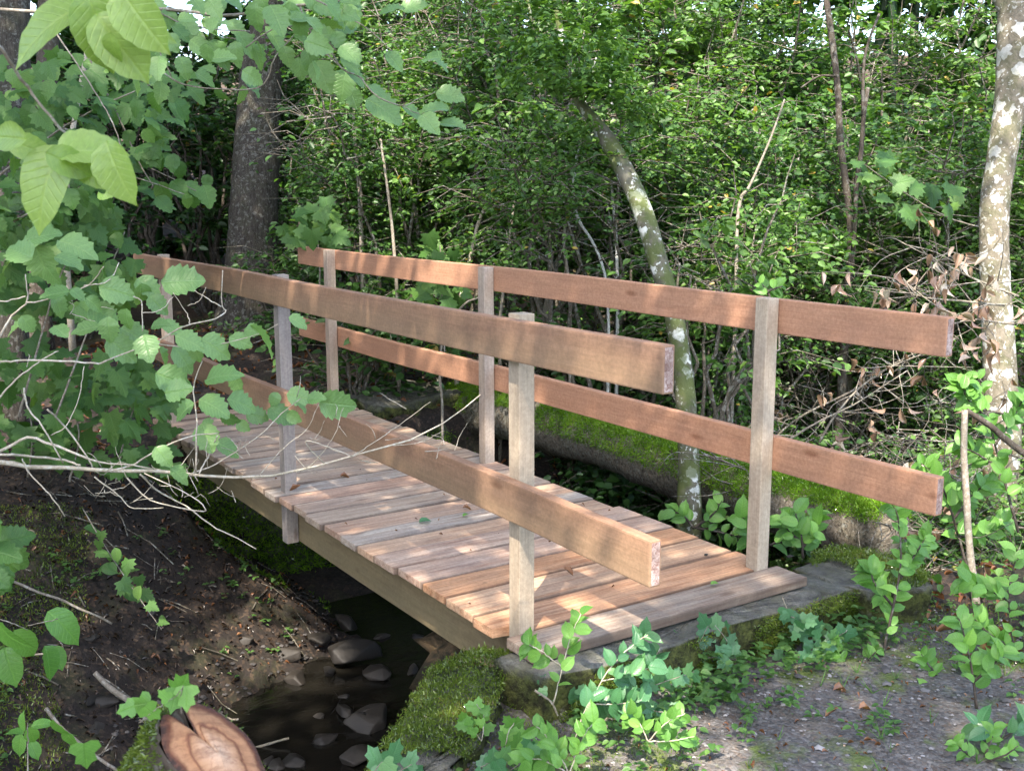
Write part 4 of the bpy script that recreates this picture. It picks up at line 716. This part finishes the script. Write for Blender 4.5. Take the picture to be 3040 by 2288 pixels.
spray('light green sapling leaning in at the right edge of the photo', [[(2215, 1520), (2190, 1400), (2180, 1280), (2200, 1180)], [(2185, 1300), (2130, 1270), (2080, 1250)], [(2190, 1400), (2140, 1370), (2100, 1330)]], 4.0, 33, 60, 43)
spray('leafy pale bush top against the pale trunk at the right edge', [[(2200, 1150), (2160, 1000), (2130, 880), (2110, 800)], [(2150, 960), (2190, 900), (2215, 850)], [(2130, 900), (2090, 860), (2070, 820)], [(2160, 1010), (2110, 980), (2070, 960)]], 4.7, 34, 90, 44)
spray('leafy pale bush between the broken stick and the rail end', [[(2090, 1230), (2060, 1120), (2030, 1040), (1990, 1000)], [(2060, 1120), (2110, 1060), (2150, 1040)], [(2070, 1160), (2130, 1150), (2180, 1120)]], 4.9, 34, 70, 45)
spray('small light plant behind the base of the near right post', [[(1735, 1205), (1730, 1150), (1715, 1100)], [(1735, 1180), (1765, 1140), (1770, 1110)], [(1728, 1170), (1700, 1140), (1690, 1120)]], 4.75, 38, 34, 46)
spray('light plant at the foot of the leaning tree', [[(1500, 1140), (1470, 1110), (1430, 1100)], [(1500, 1140), (1540, 1110), (1560, 1080)], [(1505, 1140), (1560, 1150), (1600, 1160)]], 5.9, 30, 26, 47)
spray('round leaved seedling touching the near right post', [[(1650, 1180), (1620, 1150), (1600, 1120)], [(1650, 1180), (1700, 1165), (1740, 1150)]], 4.9, 40, 18, 48)
spray('sprouting twig with two pale leaves over the right rail', [[(1668, 655), (1655, 625), (1640, 610)], [(1655, 630), (1690, 618)]], 6.2, 26, 10, 49)
spray('seedling with rounded leaves at the lower right path edge', [[(2160, 1600), (2130, 1575), (2100, 1560)], [(2160, 1600), (2200, 1570), (2215, 1550)]], 3.4, 46, 14, 50, L_IVY, T_OVAL)
spray('upright mint plant rising in front of the near left post', [[(1195, 1520), (1215, 1440), (1235, 1370), (1255, 1325)], [(1215, 1440), (1160, 1400), (1135, 1390)]], 3.35, 36, 26, 51, L_SHRUB, T_OVAL, 'mint_plant', 'plant', 'mint plants on the near abutment', .7, B_PALETWIG, 4)
spray('tall bent mint plant in front of the abutment lip', [[(1240, 1600), (1270, 1520), (1320, 1440), (1370, 1390), (1400, 1370)], [(1300, 1470), (1350, 1460), (1400, 1440), (1425, 1400)], [(1270, 1520), (1330, 1520), (1390, 1510)]], 3.25, 38, 50, 52, L_IVY, T_OVAL, 'mint_plant', 'plant', 'mint plants on the near abutment', .7, B_PALETWIG, 4)
spray('spreading mint plant at the bottom edge beside the moss wall', [[(1230, 1670), (1190, 1600), (1150, 1560)], [(1230, 1670), (1260, 1590), (1290, 1550)], [(1230, 1670), (1170, 1640), (1130, 1640)]], 3.0, 36, 40, 53, L_SHRUB, T_OVAL, 'mint_plant', 'plant', 'mint plants on the near abutment', .8, B_PALETWIG, 4)
spray('low mint plant on the path beside the abutment', [[(1400, 1600), (1440, 1560), (1480, 1540)], [(1400, 1600), (1380, 1560), (1350, 1540)], [(1400, 1600), (1450, 1600), (1500, 1590)]], 3.15, 30, 34, 54, L_SHRUB, T_OVAL, 'mint_plant', 'plant', 'mint plants on the near abutment', .85, B_PALETWIG, 4)
spray('cut leaved herb on the moss of the wing wall', [[(1040, 1600), (1045, 1550), (1030, 1520)], [(1040, 1600), (1020, 1570), (1000, 1560)]], 3.25, 30, 14, 55, L_SHRUB, T_IVY, 'small_herb', 'herb', 'small herbs on the mossy wall', .75, B_PALETWIG, 3)
spray('pale herb with lobed leaves above the bottom edge', [[(1090, 1650), (1095, 1590), (1110, 1560)], [(1090, 1650), (1110, 1620), (1130, 1600)]], 3.15, 30, 12, 56, L_SHRUB, T_IVY, 'small_herb', 'herb', 'small herbs on the mossy wall', .75, B_PALETWIG, 3)
def ivy(label, runs, t, S, n, seed): return spray(label, runs, t, S, n, seed, L_IVY, T_IVY, 'ivy_trail', 'ivy', 'ivy trails on the near abutment', .85, B_TWIG, 3)
ivy('ivy trail climbing the left part of the abutment lip', [[(1490, 1430), (1510, 1390), (1530, 1350)], [(1490, 1430), (1450, 1400), (1470, 1370)]], 3.85, 30, 20, 61)
ivy('ivy trail on the middle of the abutment face', [[(1590, 1425), (1575, 1390), (1545, 1350)], [(1590, 1425), (1560, 1420), (1530, 1420)]], 3.9, 28, 18, 62)
ivy('ivy trail hanging down the right part of the abutment face', [[(1690, 1290), (1705, 1330), (1730, 1380), (1760, 1410)], [(1705, 1330), (1740, 1345), (1765, 1360)]], 4.0, 28, 26, 63)
spray('low leafy plant at the foot of the corner block', [[(1850, 1460), (1820, 1420), (1800, 1390)], [(1850, 1460), (1880, 1420), (1900, 1400)], [(1850, 1460), (1800, 1460), (1770, 1450)]], 4.0, 30, 34, 57)
spray('low bush of small leaves at the lower right path edge', [[(2050, 1480), (2010, 1440), (1990, 1410)], [(2050, 1480), (2090, 1450), (2120, 1440)], [(2050, 1480), (2020, 1490), (1990, 1490)]], 3.9, 28, 40, 58)
spray('creeping plant in the lower right corner of the photo', [[(2120, 1650), (2080, 1620), (2060, 1600)], [(2120, 1650), (2170, 1630), (2200, 1610)], [(2120, 1650), (2140, 1600), (2150, 1570)]], 3.3, 26, 34, 59)
ivy('ivy at the right foot of the abutment', [[(1640, 1440), (1700, 1420), (1760, 1425), (1820, 1440)], [(1760, 1425), (1790, 1390), (1830, 1360)]], 4.0, 28, 26, 64)
ivy('ivy runner along the foot of the abutment below the edge board', [[(1300, 1560), (1370, 1500), (1440, 1470), (1500, 1450)], [(1370, 1500), (1400, 1530), (1450, 1540)]], 3.5, 28, 30, 67)
ivy('ivy tuft against the left end of the abutment', [[(1210, 1520), (1250, 1500), (1290, 1490)], [(1210, 1520), (1180, 1490), (1160, 1470)]], 3.55, 26, 18, 68)
ivy('dark ivy leaves in front of the water at the bottom edge', [[(800, 1690), (820, 1650), (850, 1640)], [(800, 1690), (860, 1665), (890, 1650)]], 2.9, 44, 9, 65)
ivy('ivy leaves along the bottom edge beside the mint', [[(1010, 1680), (1050, 1650), (1090, 1640)], [(1010, 1680), (1100, 1665), (1160, 1600)]], 3.05, 38, 12, 66)
# ------------------------------------------------------------------ dead brush at the right
def brush(label, lines, t, n, seed, dry=30):
    rng = np.random.default_rng(seed); o = thing('dead_branch', label, 'dead branch', at(*lines[0][0], t), 'dead branches right of the bridge'); mb = MB(); lb = MB(); px_tubes(mb, [(s, 7, 2.5) for s in lines], t, rng)
    for k in range(n):
        s = lines[rng.integers(len(lines))]; P = spline(np.array(s, float), 20); q = P[rng.integers(2, 20)]; a = rng.uniform(-3.1, 3.1); l = rng.uniform(40, 190); e = q + np.array([math.cos(a), math.sin(a) * .7]) * l; m_ = (q + e) / 2 + rng.normal(0, 12, 2); tt = t + rng.normal(0, .25)
        W = spline([at(*q, t), at(*m_, (t + tt) / 2), at(*e, tt)], 7); mb.tube(W, np.linspace(.0035, .001, 7), 4, 0, False)
        if rng.random() < dry * .6 / max(1, n): m2 = 3; leaves(lb, T_CURL, W[rng.integers(3, 7, m2)], rng.normal(0, .5, (m2, 3)) + [0, 0, -1], rng.normal(size=(m2, 3)), rng.uniform(.05, .085, m2), None, rng)
    mb.build('twigs', B_TWIG if seed < 73 else B_STEM, o)
    if lb.n: lb.build('dry_leaves', L_DRY, o)
brush('dead branch with hanging dry leaves beside the pale trunk', [[(2200, 640), (2100, 600), (2020, 560), (1960, 530)], [(2170, 660), (2080, 650), (1990, 640), (1950, 600)], [(2190, 700), (2100, 690), (2060, 700)]], 5.4, 60, 71, 50)
brush('pale dead branch leaning behind the near right post', [[(1770, 955), (1805, 895), (1860, 835), (1920, 795), (1990, 765)], [(1680, 965), (1760, 915), (1850, 870), (1960, 800)]], 6.2, 34, 72, 10)
brush('long grey dead twig rising to the right behind the rails', [[(1640, 985), (1720, 905), (1850, 840), (1960, 770), (2070, 730)]], 6.4, 26, 73, 8)
brush('tangle of brown dead twigs above the lower right rail', [[(2210, 990), (2100, 960), (1960, 950), (1850, 960)], [(2210, 900), (2100, 880), (2000, 860)], [(2120, 1060), (2000, 1010), (1880, 1010)]], 5.6, 110, 74, 46)
brush('tangle of brown dead twigs under the right rail end', [[(2212, 1260), (2080, 1230), (1960, 1230), (1780, 1180)], [(2212, 1140), (2100, 1130), (2020, 1150), (1900, 1130)], [(2180, 1320), (2050, 1280), (1960, 1290)]], 5.0, 130, 75, 16)
brush('dark dead twigs at the foot of the moss log', [[(1560, 1040), (1640, 1060), (1720, 1090), (1800, 1130)], [(1520, 980), (1600, 1010), (1680, 1050)]], 6.0, 50, 76, 0)
# ------------------------------------------------------------------ sawn log in the foreground
def sawn():
    C = at(466, 1640, 1.30); ax = unit(RGT * .50 + UPV * .62 - FWD * .60); ax2 = unit(RGT * .55 - UPV * .83); mi_ = unit(np.cross(ax, ax2)); ax2 = unit(np.cross(mi_, ax))
    o = thing('sawn_log', 'mossy log with a freshly sawn reddish split end in the bottom left foreground', 'log', C - ax * .3)
    Ra, Rb = px(158, 1.3), px(86, 1.3); n = 56; th = np.arange(n) / n * 2 * np.pi
    notch = np.exp(-((np.angle(np.exp(1j * (th - math.pi * .985)))) / .17) ** 2); rad = (1 - .55 * notch) * (1 + .03 * np.sin(5 * th) + .02 * np.sin(9 * th + 1))
    ring = (np.cos(th) * Ra * rad)[:, None] * ax2 + (np.sin(th) * Rb * rad)[:, None] * mi_
    mb = MB(); L = 26; V = np.vstack([C + ring * (1.0 - .0 * k) - ax * (.6 * k / (L - 1)) - UPV * .10 * (k / (L - 1)) ** 2 + RN.normal(0, .0012, (n, 3)) for k in range(L)]); i, j = np.meshgrid(np.arange(L - 1), np.arange(n), indexing='ij'); j2 = (j + 1) % n
    mb.add(V, np.stack([i * n + j, (i + 1) * n + j, (i + 1) * n + j2, i * n + j2], -1).reshape(-1, 4)); mb.build('bark', B_DARK, o)
    fb = MB(); m = 12; V = []; T = []
    for k in range(m):
        s = 1 - k / m; V.append(C + ring * s + ax * (.003 + .012 * (1 - s))); T.append(np.full(n, s))
    V = np.vstack(V); V += ax * RN.normal(0, .0006, len(V))[:, None]; i, j = np.meshgrid(np.arange(m - 1), np.arange(n), indexing='ij'); j2 = (j + 1) % n
    fb.add(np.vstack([V, [C + ax * .016]]), [np.stack([i * n + j, i * n + j2, (i + 1) * n + j2, (i + 1) * n + j], -1).reshape(-1, 4), np.stack([(m - 1) * n + np.arange(n), (m - 1) * n + (np.arange(n) + 1) % n, np.full(n, m * n)], 1)], np.append(np.concatenate(T), 0))
    g = G('sawn_wood'); t = g.n('Attribute', 2, p_attribute_name='tint'); co = g.obj(); nz = g.noise(co, 45, 4, .7); f = g.noise(co, 160, 3, .7)
    q = g.math('ADD', t, g.math('MULTIPLY', g.math('SUBTRACT', g.noise(co, 24, 4), .5), .36))
    col = g.ramp(q, (0, (.48, .34, .24)), (.26, (.42, .25, .15)), (.45, (.34, .18, .09)), (.52, (.12, .04, .018)), (.58, (.33, .16, .075)), (.78, (.31, .16, .08)), (.87, (.09, .03, .013)), (.96, (.025, .012, .008)))
    rays = g.noise(g.map(co, (220, 18, 18)), 1, 3, .6); col = g.mix(g.ramp(rays, (.35, .5), (.55, 0.0)), col, (.12, .05, .025, 1))
    col = g.mix(g.ramp(f, (.5, 0.0), (.72, .5)), col, (.16, .06, .035, 1)); g.bsdf(col, .65, g.bump(nz, .4, .004), .3); fb.build('cut_face', g.m, o)
    n2 = 30000; k = RN.random(n2) * .55; a = RN.uniform(0, 2 * np.pi, n2); Nn = unit((np.cos(a) * Rb)[:, None] * ax2 + (np.sin(a) * Ra)[:, None] * mi_); P = C + (np.cos(a) * Ra)[:, None] * ax2 + (np.sin(a) * Rb)[:, None] * mi_ - ax * (.006 + k)[:, None] - UPV * (.10 * (k / .6) ** 2)[:, None]
    sel = (Nn @ UPV > -.35) | (Nn @ RGT < -.2); mb = MB(); moss_on(mb, P[sel], Nn[sel], .0065, .002); mb.build('moss_cover', L_MOSS, o)['kind'] = 'stuff'
sawn()
o = thing('ivy_sprig', 'ivy sprig with bright lobed leaves at the top of the sawn log', 'ivy', at(380, 1520, 1.28)); mb = MB(); px_tubes(mb, [([(300, 1560), (330, 1535), (370, 1510), (392, 1490)], 3, 2), ([(392, 1540), (390, 1500), (396, 1480)], 3, 2)], 1.28, rg); mb.build('stem', B_TWIG, o)
lb = MB(); px_leaves(lb, [(392, 1480, 66, 60), (375, 1515, 48, -100), (402, 1510, 50, -85), (330, 1540, 44, -50), (298, 1522, 48, 190), (268, 1532, 40, 200), (352, 1500, 30, 140), (185, 1635, 60, -90)], 1.28, T_IVY, np.random.default_rng(3), .02, .9); lb.build('foliage', L_SHRUB, o)
# ------------------------------------------------------------------ sticks, stones, litter
STK = 'sticks lying on the dark bank'
for lab, pts, t, w0, w1 in (
    ('thick bark covered stick lying down the bank towards the water', [(196, 1328), (228, 1380), (280, 1420), (308, 1460), (325, 1492)], 5.05, 11, 19), ('long thin curved stick in the lower left', [(78, 1270), (95, 1310), (120, 1360), (170, 1420), (230, 1470), (262, 1500)], 4.6, 9, 7),
    ('pale stick high on the left bank below the hazel branch', [(22, 1152), (90, 1170), (150, 1195), (235, 1250)], 5.4, 6, 5), ('short forked stick at the left edge of the bank', [(15, 1290), (60, 1275), (100, 1240), (102, 1225)], 5.0, 5, 4), ('brown stick slanting up out of the water', [(520, 1560), (560, 1525), (600, 1498), (620, 1485)], 5.1, 7, 5),
    ('short stick on the bank above the water', [(425, 1470), (460, 1453), (510, 1445)], 5.3, 4, 4), ('short stick lying by the moss at the water edge', [(460, 1478), (490, 1490), (512, 1504)], 5.3, 5, 5), ('twig lying on the near moss bank', [(1155, 1490), (1190, 1515), (1205, 1545)], 3.4, 5, 4)):
    P, r = px_trunk(pts, t, np.linspace(w0, w1, len(pts)), 22); P[:, 2] = gz(P[:, 0], P[:, 1]) * .75 + P[:, 2] * .25 + .01 if t > 4 else P[:, 2]; o = thing('stick', lab, 'stick', P[0], STK); mb = MB(); mb.tube(P, r, 8, .08); mb.build('wood', B_TWIG, o)
def blob(c, r, sq=(1, 1, .6), seed=0, nm='stone', sub=3):
    rng = np.random.default_rng(seed); bm = bmesh.new()
    for p in unit(rng.normal(size=(15, 3))): bm.verts.new(Vector(p * rng.uniform(.8, 1.15)))
    h = bmesh.ops.convex_hull(bm, input=bm.verts); bmesh.ops.delete(bm, geom=[v for v in bm.verts if not v.link_faces], context='VERTS')
    bmesh.ops.bevel(bm, geom=list(bm.edges), offset=.09, segments=2, affect='EDGES', profile=.6); bmesh.ops.triangulate(bm, faces=bm.faces); bmesh.ops.subdivide_edges(bm, edges=bm.edges, cuts=1)
    K = rng.normal(0, 3.2, (6, 3)); ph = rng.random(6) * 6
    for v in bm.verts: p = np.array(v.co); s_ = 1 + .018 * np.sin(K @ p + ph).sum(); v.co = Vector(p * s_ * r * np.array(sq))
    me = bpy.data.meshes.new(nm); bm.to_mesh(me); bm.free(); me.polygons.foreach_set('use_smooth', [True] * len(me.polygons)); me.materials.append(STONE); o = bpy.data.objects.new(nm, me); COL.objects.link(o); o.location = c; o.rotation_euler = (0, 0, rng.random() * 6); return o
ST = 'stones in the stream bed'
for k, (lab, u, v, z, r) in enumerate((('large rounded brown stone in the stream under the bridge', 770, 1410, -1.03, .14), ('grey stone beside the large brown one', 812, 1452, -1.07, .08), ('dark flat stone at the lower water edge', 800, 1560, -1.08, .13), ('small pale stone near the orange leaf in the water', 742, 1535, -1.07, .06), ('grey stone under the deck edge', 745, 1345, -1.02, .09), ('greenish stone at the foot of the far bank', 690, 1370, -1.0, .09), ('small round stone in midstream', 705, 1450, -1.07, .05), ('dark stone in the shade below the wing wall', 850, 1600, -1.08, .12), ('flat grey stone against the sticks at the water', 640, 1465, -1.08, .08), ('white grey stone on the moss in the lower left', 200, 1578, -.93, .07), ('tan stone close to the bottom water edge', 770, 1630, -1.07, .09))):
    p = on_z(u, v, z); tag(blob(tuple(p), r, (1.2, .9, .55), k), lab, 'stone', ST)
for k in range(46):
    x_ = RN.uniform(-2.7, -.5); y_ = RN.uniform(-1.1, 1.2); zz = max(float(gz(x_, y_)), -1.1); tag(blob((x_, y_, zz + .005), RN.uniform(.02, .075), (1.3, .9, .6), 80 + k), 'small wet stone among the others along the stream bed', 'stone', 'small wet stones of the stream bed')
for k, (lab, u, v, r) in enumerate((('flat grey pebble on the deck near the right post', 1706, 1200, .014), ('small pale pebble on the deck beside the lower rail end', 1525, 1197, .008))): p = on_z(u, v, .008); tag(blob(tuple(p), r, (1.3, 1, .55), 40 + k, 'pebble', 2), lab, 'pebble', 'pebbles on the deck')
for k, (lab, u, v, z, s, a, m) in enumerate((('orange curled leaf on the middle of the deck', 735, 1028, .012, .06, 20, L_DEAD), ('upright brown leaf on the near planks', 1238, 1243, .012, .05, 120, L_DEAD), ('green leaf lying on the weathered planks', 905, 1128, .008, .06, 10, L_IVY), ('yellow green leaf on the grey edge board', 1535, 1262, .01, .035, -20, L_SHRUB), ('dark twig like leaf on the far planks', 1000, 1096, .008, .05, 5, L_DEAD), ('small yellow leaf near the lower rail', 1000, 1115, .008, .035, 60, L_SHRUB), ('brown leaf on the far planks behind the hazel twigs', 625, 1060, .01, .06, -30, L_DEAD), ('brown leaf at the front of the abutment lip', 1495, 1300, -.02, .05, 30, L_DEAD), ('pink brown leaf in the middle of the path', 1800, 1490, -.18, .07, 10, L_DEAD), ('small red brown leaf on the path', 1782, 1548, -.18, .05, -60, L_DEAD), ('tan leaf on the path right of the red brown one', 1855, 1530, -.18, .06, 20, L_DEAD), ('pale leaf beside the abutment on the path edge', 1770, 1440, -.18, .06, 80, L_DEAD), ('orange leaf lying on the moss log', 1345, 913, .05, .07, 0, L_DEAD))):
    p = on_z(u, v, z); lb = MB(); D = dir2(a, .3); leaves(lb, T_CURL if m is L_DEAD else T_OVAL, p, unit(np.array([D[0], D[1], .15])), np.array([.2, -.2, 1.0]), s, .45 + .05 * (k % 6), np.random.default_rng(k)); tag(lb.build('fallen_leaf', m, loc=p), lab, 'leaf', 'single fallen leaves')
def on_ground(x, y, up=.004): return np.column_stack([x, y, gz(x, y) + up])
n = 12000; x = RN.uniform(-9, 1, n); y = RN.uniform(-2.5, 6.5, n); q = on_ground(x, y, .012); k = (q[:, 2] > -1.05) & ((x < -2.2) | (y > 1.6)) & (RN.random(n) < .75); q = q[k]; D, N = rand_dirs(len(q), .5); lb = MB(); near = (q[:, 0] > -4.2) & (q[:, 1] < 1.3); leaves(lb, T_CURL, q, D, N, np.where(near, RN.uniform(.012, .042, len(q)), RN.uniform(.03, .075, len(q))), np.clip(RN.normal(.2, .3, len(q)), 0, 1))
n = 1500; x = RN.uniform(.3, 3, n); y = RN.uniform(-1.5, 2.2, n); q = on_ground(x, y, .01); D, N = rand_dirs(n, .4); leaves(lb, T_CURL, q, D, N, RN.uniform(.008, .026, n), np.clip(RN.normal(.1, .3, n), 0, 1))
o = lb.build('leaf_litter', L_DEAD, kind='stuff'); tag(o, 'brown leaf litter scattered over bank and path', 'leaf litter')
mb = MB(); n = 9000; x = RN.uniform(.32, 2.6, n); y = RN.uniform(-1.4, 2.0, n); k = x > xe(y) + .1; x, y = x[k], y[k]; n = len(x); r = RN.uniform(.0015, .008, n) * (1 + (RN.random(n) < .05) * 1.3)
oc = np.array([[1, 0, 0], [0, 1, 0], [-1, 0, 0], [0, -1, 0], [0, 0, .7], [.7, .7, .3], [-.7, .7, .3], [-.7, -.7, .3], [.7, -.7, .3]]); of = np.array([[0, 5, 4], [5, 1, 4], [1, 6, 4], [6, 2, 4], [2, 7, 4], [7, 3, 4], [3, 8, 4], [8, 0, 4]])
V = on_ground(x, y, .001)[:, None] + oc[None] * r[:, None, None] * RN.uniform(.7, 1.3, (n, 9, 1)); mb.add(V.reshape(-1, 3), (of[None] + (np.arange(n) * 9)[:, None, None]).reshape(-1, 3), np.repeat(RN.random(n), 9)); o = mb.build('path_pebbles', PEB, kind='stuff'); tag(o, 'small grey pebbles pressed into the path', 'pebbles')
lb = MB(); n = 70; q = np.column_stack([RN.uniform(-4.2, .0, n), RN.uniform(-.02, 1.22, n), np.full(n, .006)]); D, N = rand_dirs(n, .25); D[:, 2] = 0; leaves(lb, T_CURL + T_BLADE, q, D, N, RN.uniform(.006, .02, n), np.clip(RN.normal(.3, .2, n), 0, 1)); o = lb.build('deck_litter', L_DEAD, kind='stuff'); tag(o, 'crumbs of bark and leaf scattered on the deck', 'litter')
mb = MB(); n = 6000; x = RN.uniform(-3.2, -.3, n); y = RN.uniform(-1.6, 1.5, n); z = gz(x, y); k = (z < -.93); x, y, z = x[k], y[k], np.maximum(z[k], -1.092); n = len(x); r = RN.uniform(.004, .018, n)
k = (z > -1.088) & (RN.random(n) < .6); x, y, z, r = x[k], y[k], z[k], r[k]; n = len(x)
V = np.column_stack([x, y, z])[:, None] + oc[None] * r[:, None, None] * RN.uniform(.7, 1.3, (n, 9, 1)); mb.add(V.reshape(-1, 3), (of[None] + (np.arange(n) * 9)[:, None, None]).reshape(-1, 3), np.repeat(RN.random(n) * .4, 9)); o = mb.build('stream_gravel', PEB, kind='stuff'); tag(o, 'wet dark gravel along the stream margin', 'gravel')
tb = MB(); n = 340
for k in range(n):
    x_, y_ = RN.uniform(-4.2, -.6), RN.uniform(-2.0, 1.0); z_ = float(gz(x_, y_))
    if z_ < -1.06: continue
    a = RN.random() * 6.283; l = RN.uniform(.04, .22); e = (x_ + l * math.cos(a), y_ + l * math.sin(a)); P = np.array([[x_, y_, max(z_, -1.09) + .012], [(x_ + e[0]) / 2 + RN.normal(0, .01), (y_ + e[1]) / 2, max(float(gz((x_ + e[0]) / 2, (y_ + e[1]) / 2)), -1.09) + .018], [e[0], e[1], max(float(gz(*e)), -1.09) + .012]]); tb.tube(P, RN.uniform(.0015, .005), 4, 0, False)
o = tb.build('fallen_twigs', B_STEM, kind='stuff'); tag(o, 'small broken twigs littering the stream bank', 'twigs')
n = 9000; x = RN.uniform(-4.4, -.8, n); y = RN.uniform(-2.2, 1.3, n); q = on_ground(x, y, .010); q = q[q[:, 2] > -1.07]; D, N = rand_dirs(len(q), .5); lb = MB(); leaves(lb, T_CURL, q, D, N, RN.uniform(.01, .035, len(q)), np.clip(RN.normal(.0, .35, len(q)), 0, 1)); o = lb.build('bank_litter', L_LITTER, kind='stuff'); tag(o, 'dark decaying leaves covering the steep bank', 'leaf litter')
# moss and seedlings on the ground
mb = MB(); n = 110000; x = RN.uniform(.05, 2.8, n); y = RN.uniform(-1.4, 2.2, n); q = on_ground(x, y, .002); k = (x > xe(y) - .02) & patchy(q, 4, .9, 31) | ((x > xe(y) - .02) & (y < .25) & (x < .9 - y) & patchy(q, 5, -.5, 33)); q = q[k]; moss_on(mb, q, np.array([0, 0, 1.0]), .009)
n = 110000; x = RN.uniform(-4, -.6, n); y = RN.uniform(-2.3, .1, n); q = on_ground(x, y, .004); k = (q[:, 2] > -1.09) & patchy(q, 2.6, .6, 35) & (y < -.75 + .12 * np.sin(3 * x)) | ((q[:, 2] > -1.1) & (y < -1.15) & (x > -2.6)); q = q[k]; moss_on(mb, q, np.array([0, 0, 1.0]), .014, .008); o = mb.build('ground_moss', L_MOSS, kind='stuff'); tag(o, 'moss patches on the path and on the stream bank', 'moss')
def clumps(lb, q, m0, m1, S, tpl, h=.05, rng=RN):
    for c in q:
        m = rng.integers(m0, m1); a = rng.random() * 6.283 + np.arange(m) * 2.4; el = rng.uniform(.1, .9, m); hh = h * rng.random(m); D = np.stack([np.cos(a), np.sin(a), el - .35], 1); N = np.stack([-np.cos(a) * el * .6, -np.sin(a) * el * .6, np.ones(m)], 1) + rng.normal(0, .2, (m, 3))
        leaves(lb, tpl, c + D * [.35, .35, 0] * S * rng.uniform(.2, 1.2, m)[:, None] + np.outer(hh, [0, 0, 1]), D, N, S * rng.uniform(.55, 1.2, m), np.clip(rng.normal(.45, .25, m), 0, .93), rng)
lb = MB(); n = 1500; x = RN.uniform(.29, 2.8, n); y = RN.uniform(-1.4, 2.4, n); q = on_ground(x, y, .008); edge = (x < .29 + .16 * RN.random(n)) & (y < 1.5); k = patchy(q, 3, 4.2, 37) | (edge & (RN.random(n) < .6)) | ((y > 1.35) & (RN.random(n) < .6)) | ((y < .15) & (x < 1.2 - y) & (RN.random(n) < .75)); clumps(lb, q[k], 4, 10, .030, T_OVAL)
n = 260; x = RN.uniform(.30, .52, n); y = RN.uniform(-.1, 1.5, n); q = on_ground(x, y, .01); clumps(lb, q[RN.random(n) < .45], 4, 9, .034, T_IVY + T_OVAL, .08)
n = 420; x = RN.uniform(-3.9, -1.2, n); y = RN.uniform(-2.1, .3, n); q = on_ground(x, y, .008); k = (q[:, 2] > -1.05) & (patchy(q, 2.5, 1.2, 41) | (y < -1.3)); clumps(lb, q[k], 3, 7, .03, T_IVY + T_OVAL, .04)
for k in range(260):
    c = on_ground(np.array([RN.uniform(.35, 2.6)]), np.array([RN.uniform(-1.2, 2.3)]), 0)[0]; m = RN.integers(3, 8); D = unit(np.stack([RN.normal(0, .5, m), RN.normal(0, .5, m), np.ones(m)], 1)); leaves(lb, [(T_BLADE[0][0] * [1, .22, 1], T_BLADE[0][1])], np.repeat(c[None], m, 0), D, RN.normal(size=(m, 3)), RN.uniform(.025, .08, m))
n = 5200; x = RN.uniform(-9.5, 3, n); y = RN.uniform(1.4, 8, n); q = on_ground(x, y, .03); q[:, 2] += RN.random(n) ** 2 * .2; k = patchy(q, 1.5, -.8, 39) & (q[:, 2] > -.9) & ~((x > .2) & (y < 1.7)); q = q[k]; D, N = rand_dirs(len(q), .4); leaves(lb, T_OVAL, q, D, N, RN.uniform(.03, .07, len(q)))
o = lb.build('ground_plants', L_MAPLE, kind='stuff'); tag(o, 'low seedlings and small leaves covering the ground', 'ground cover')
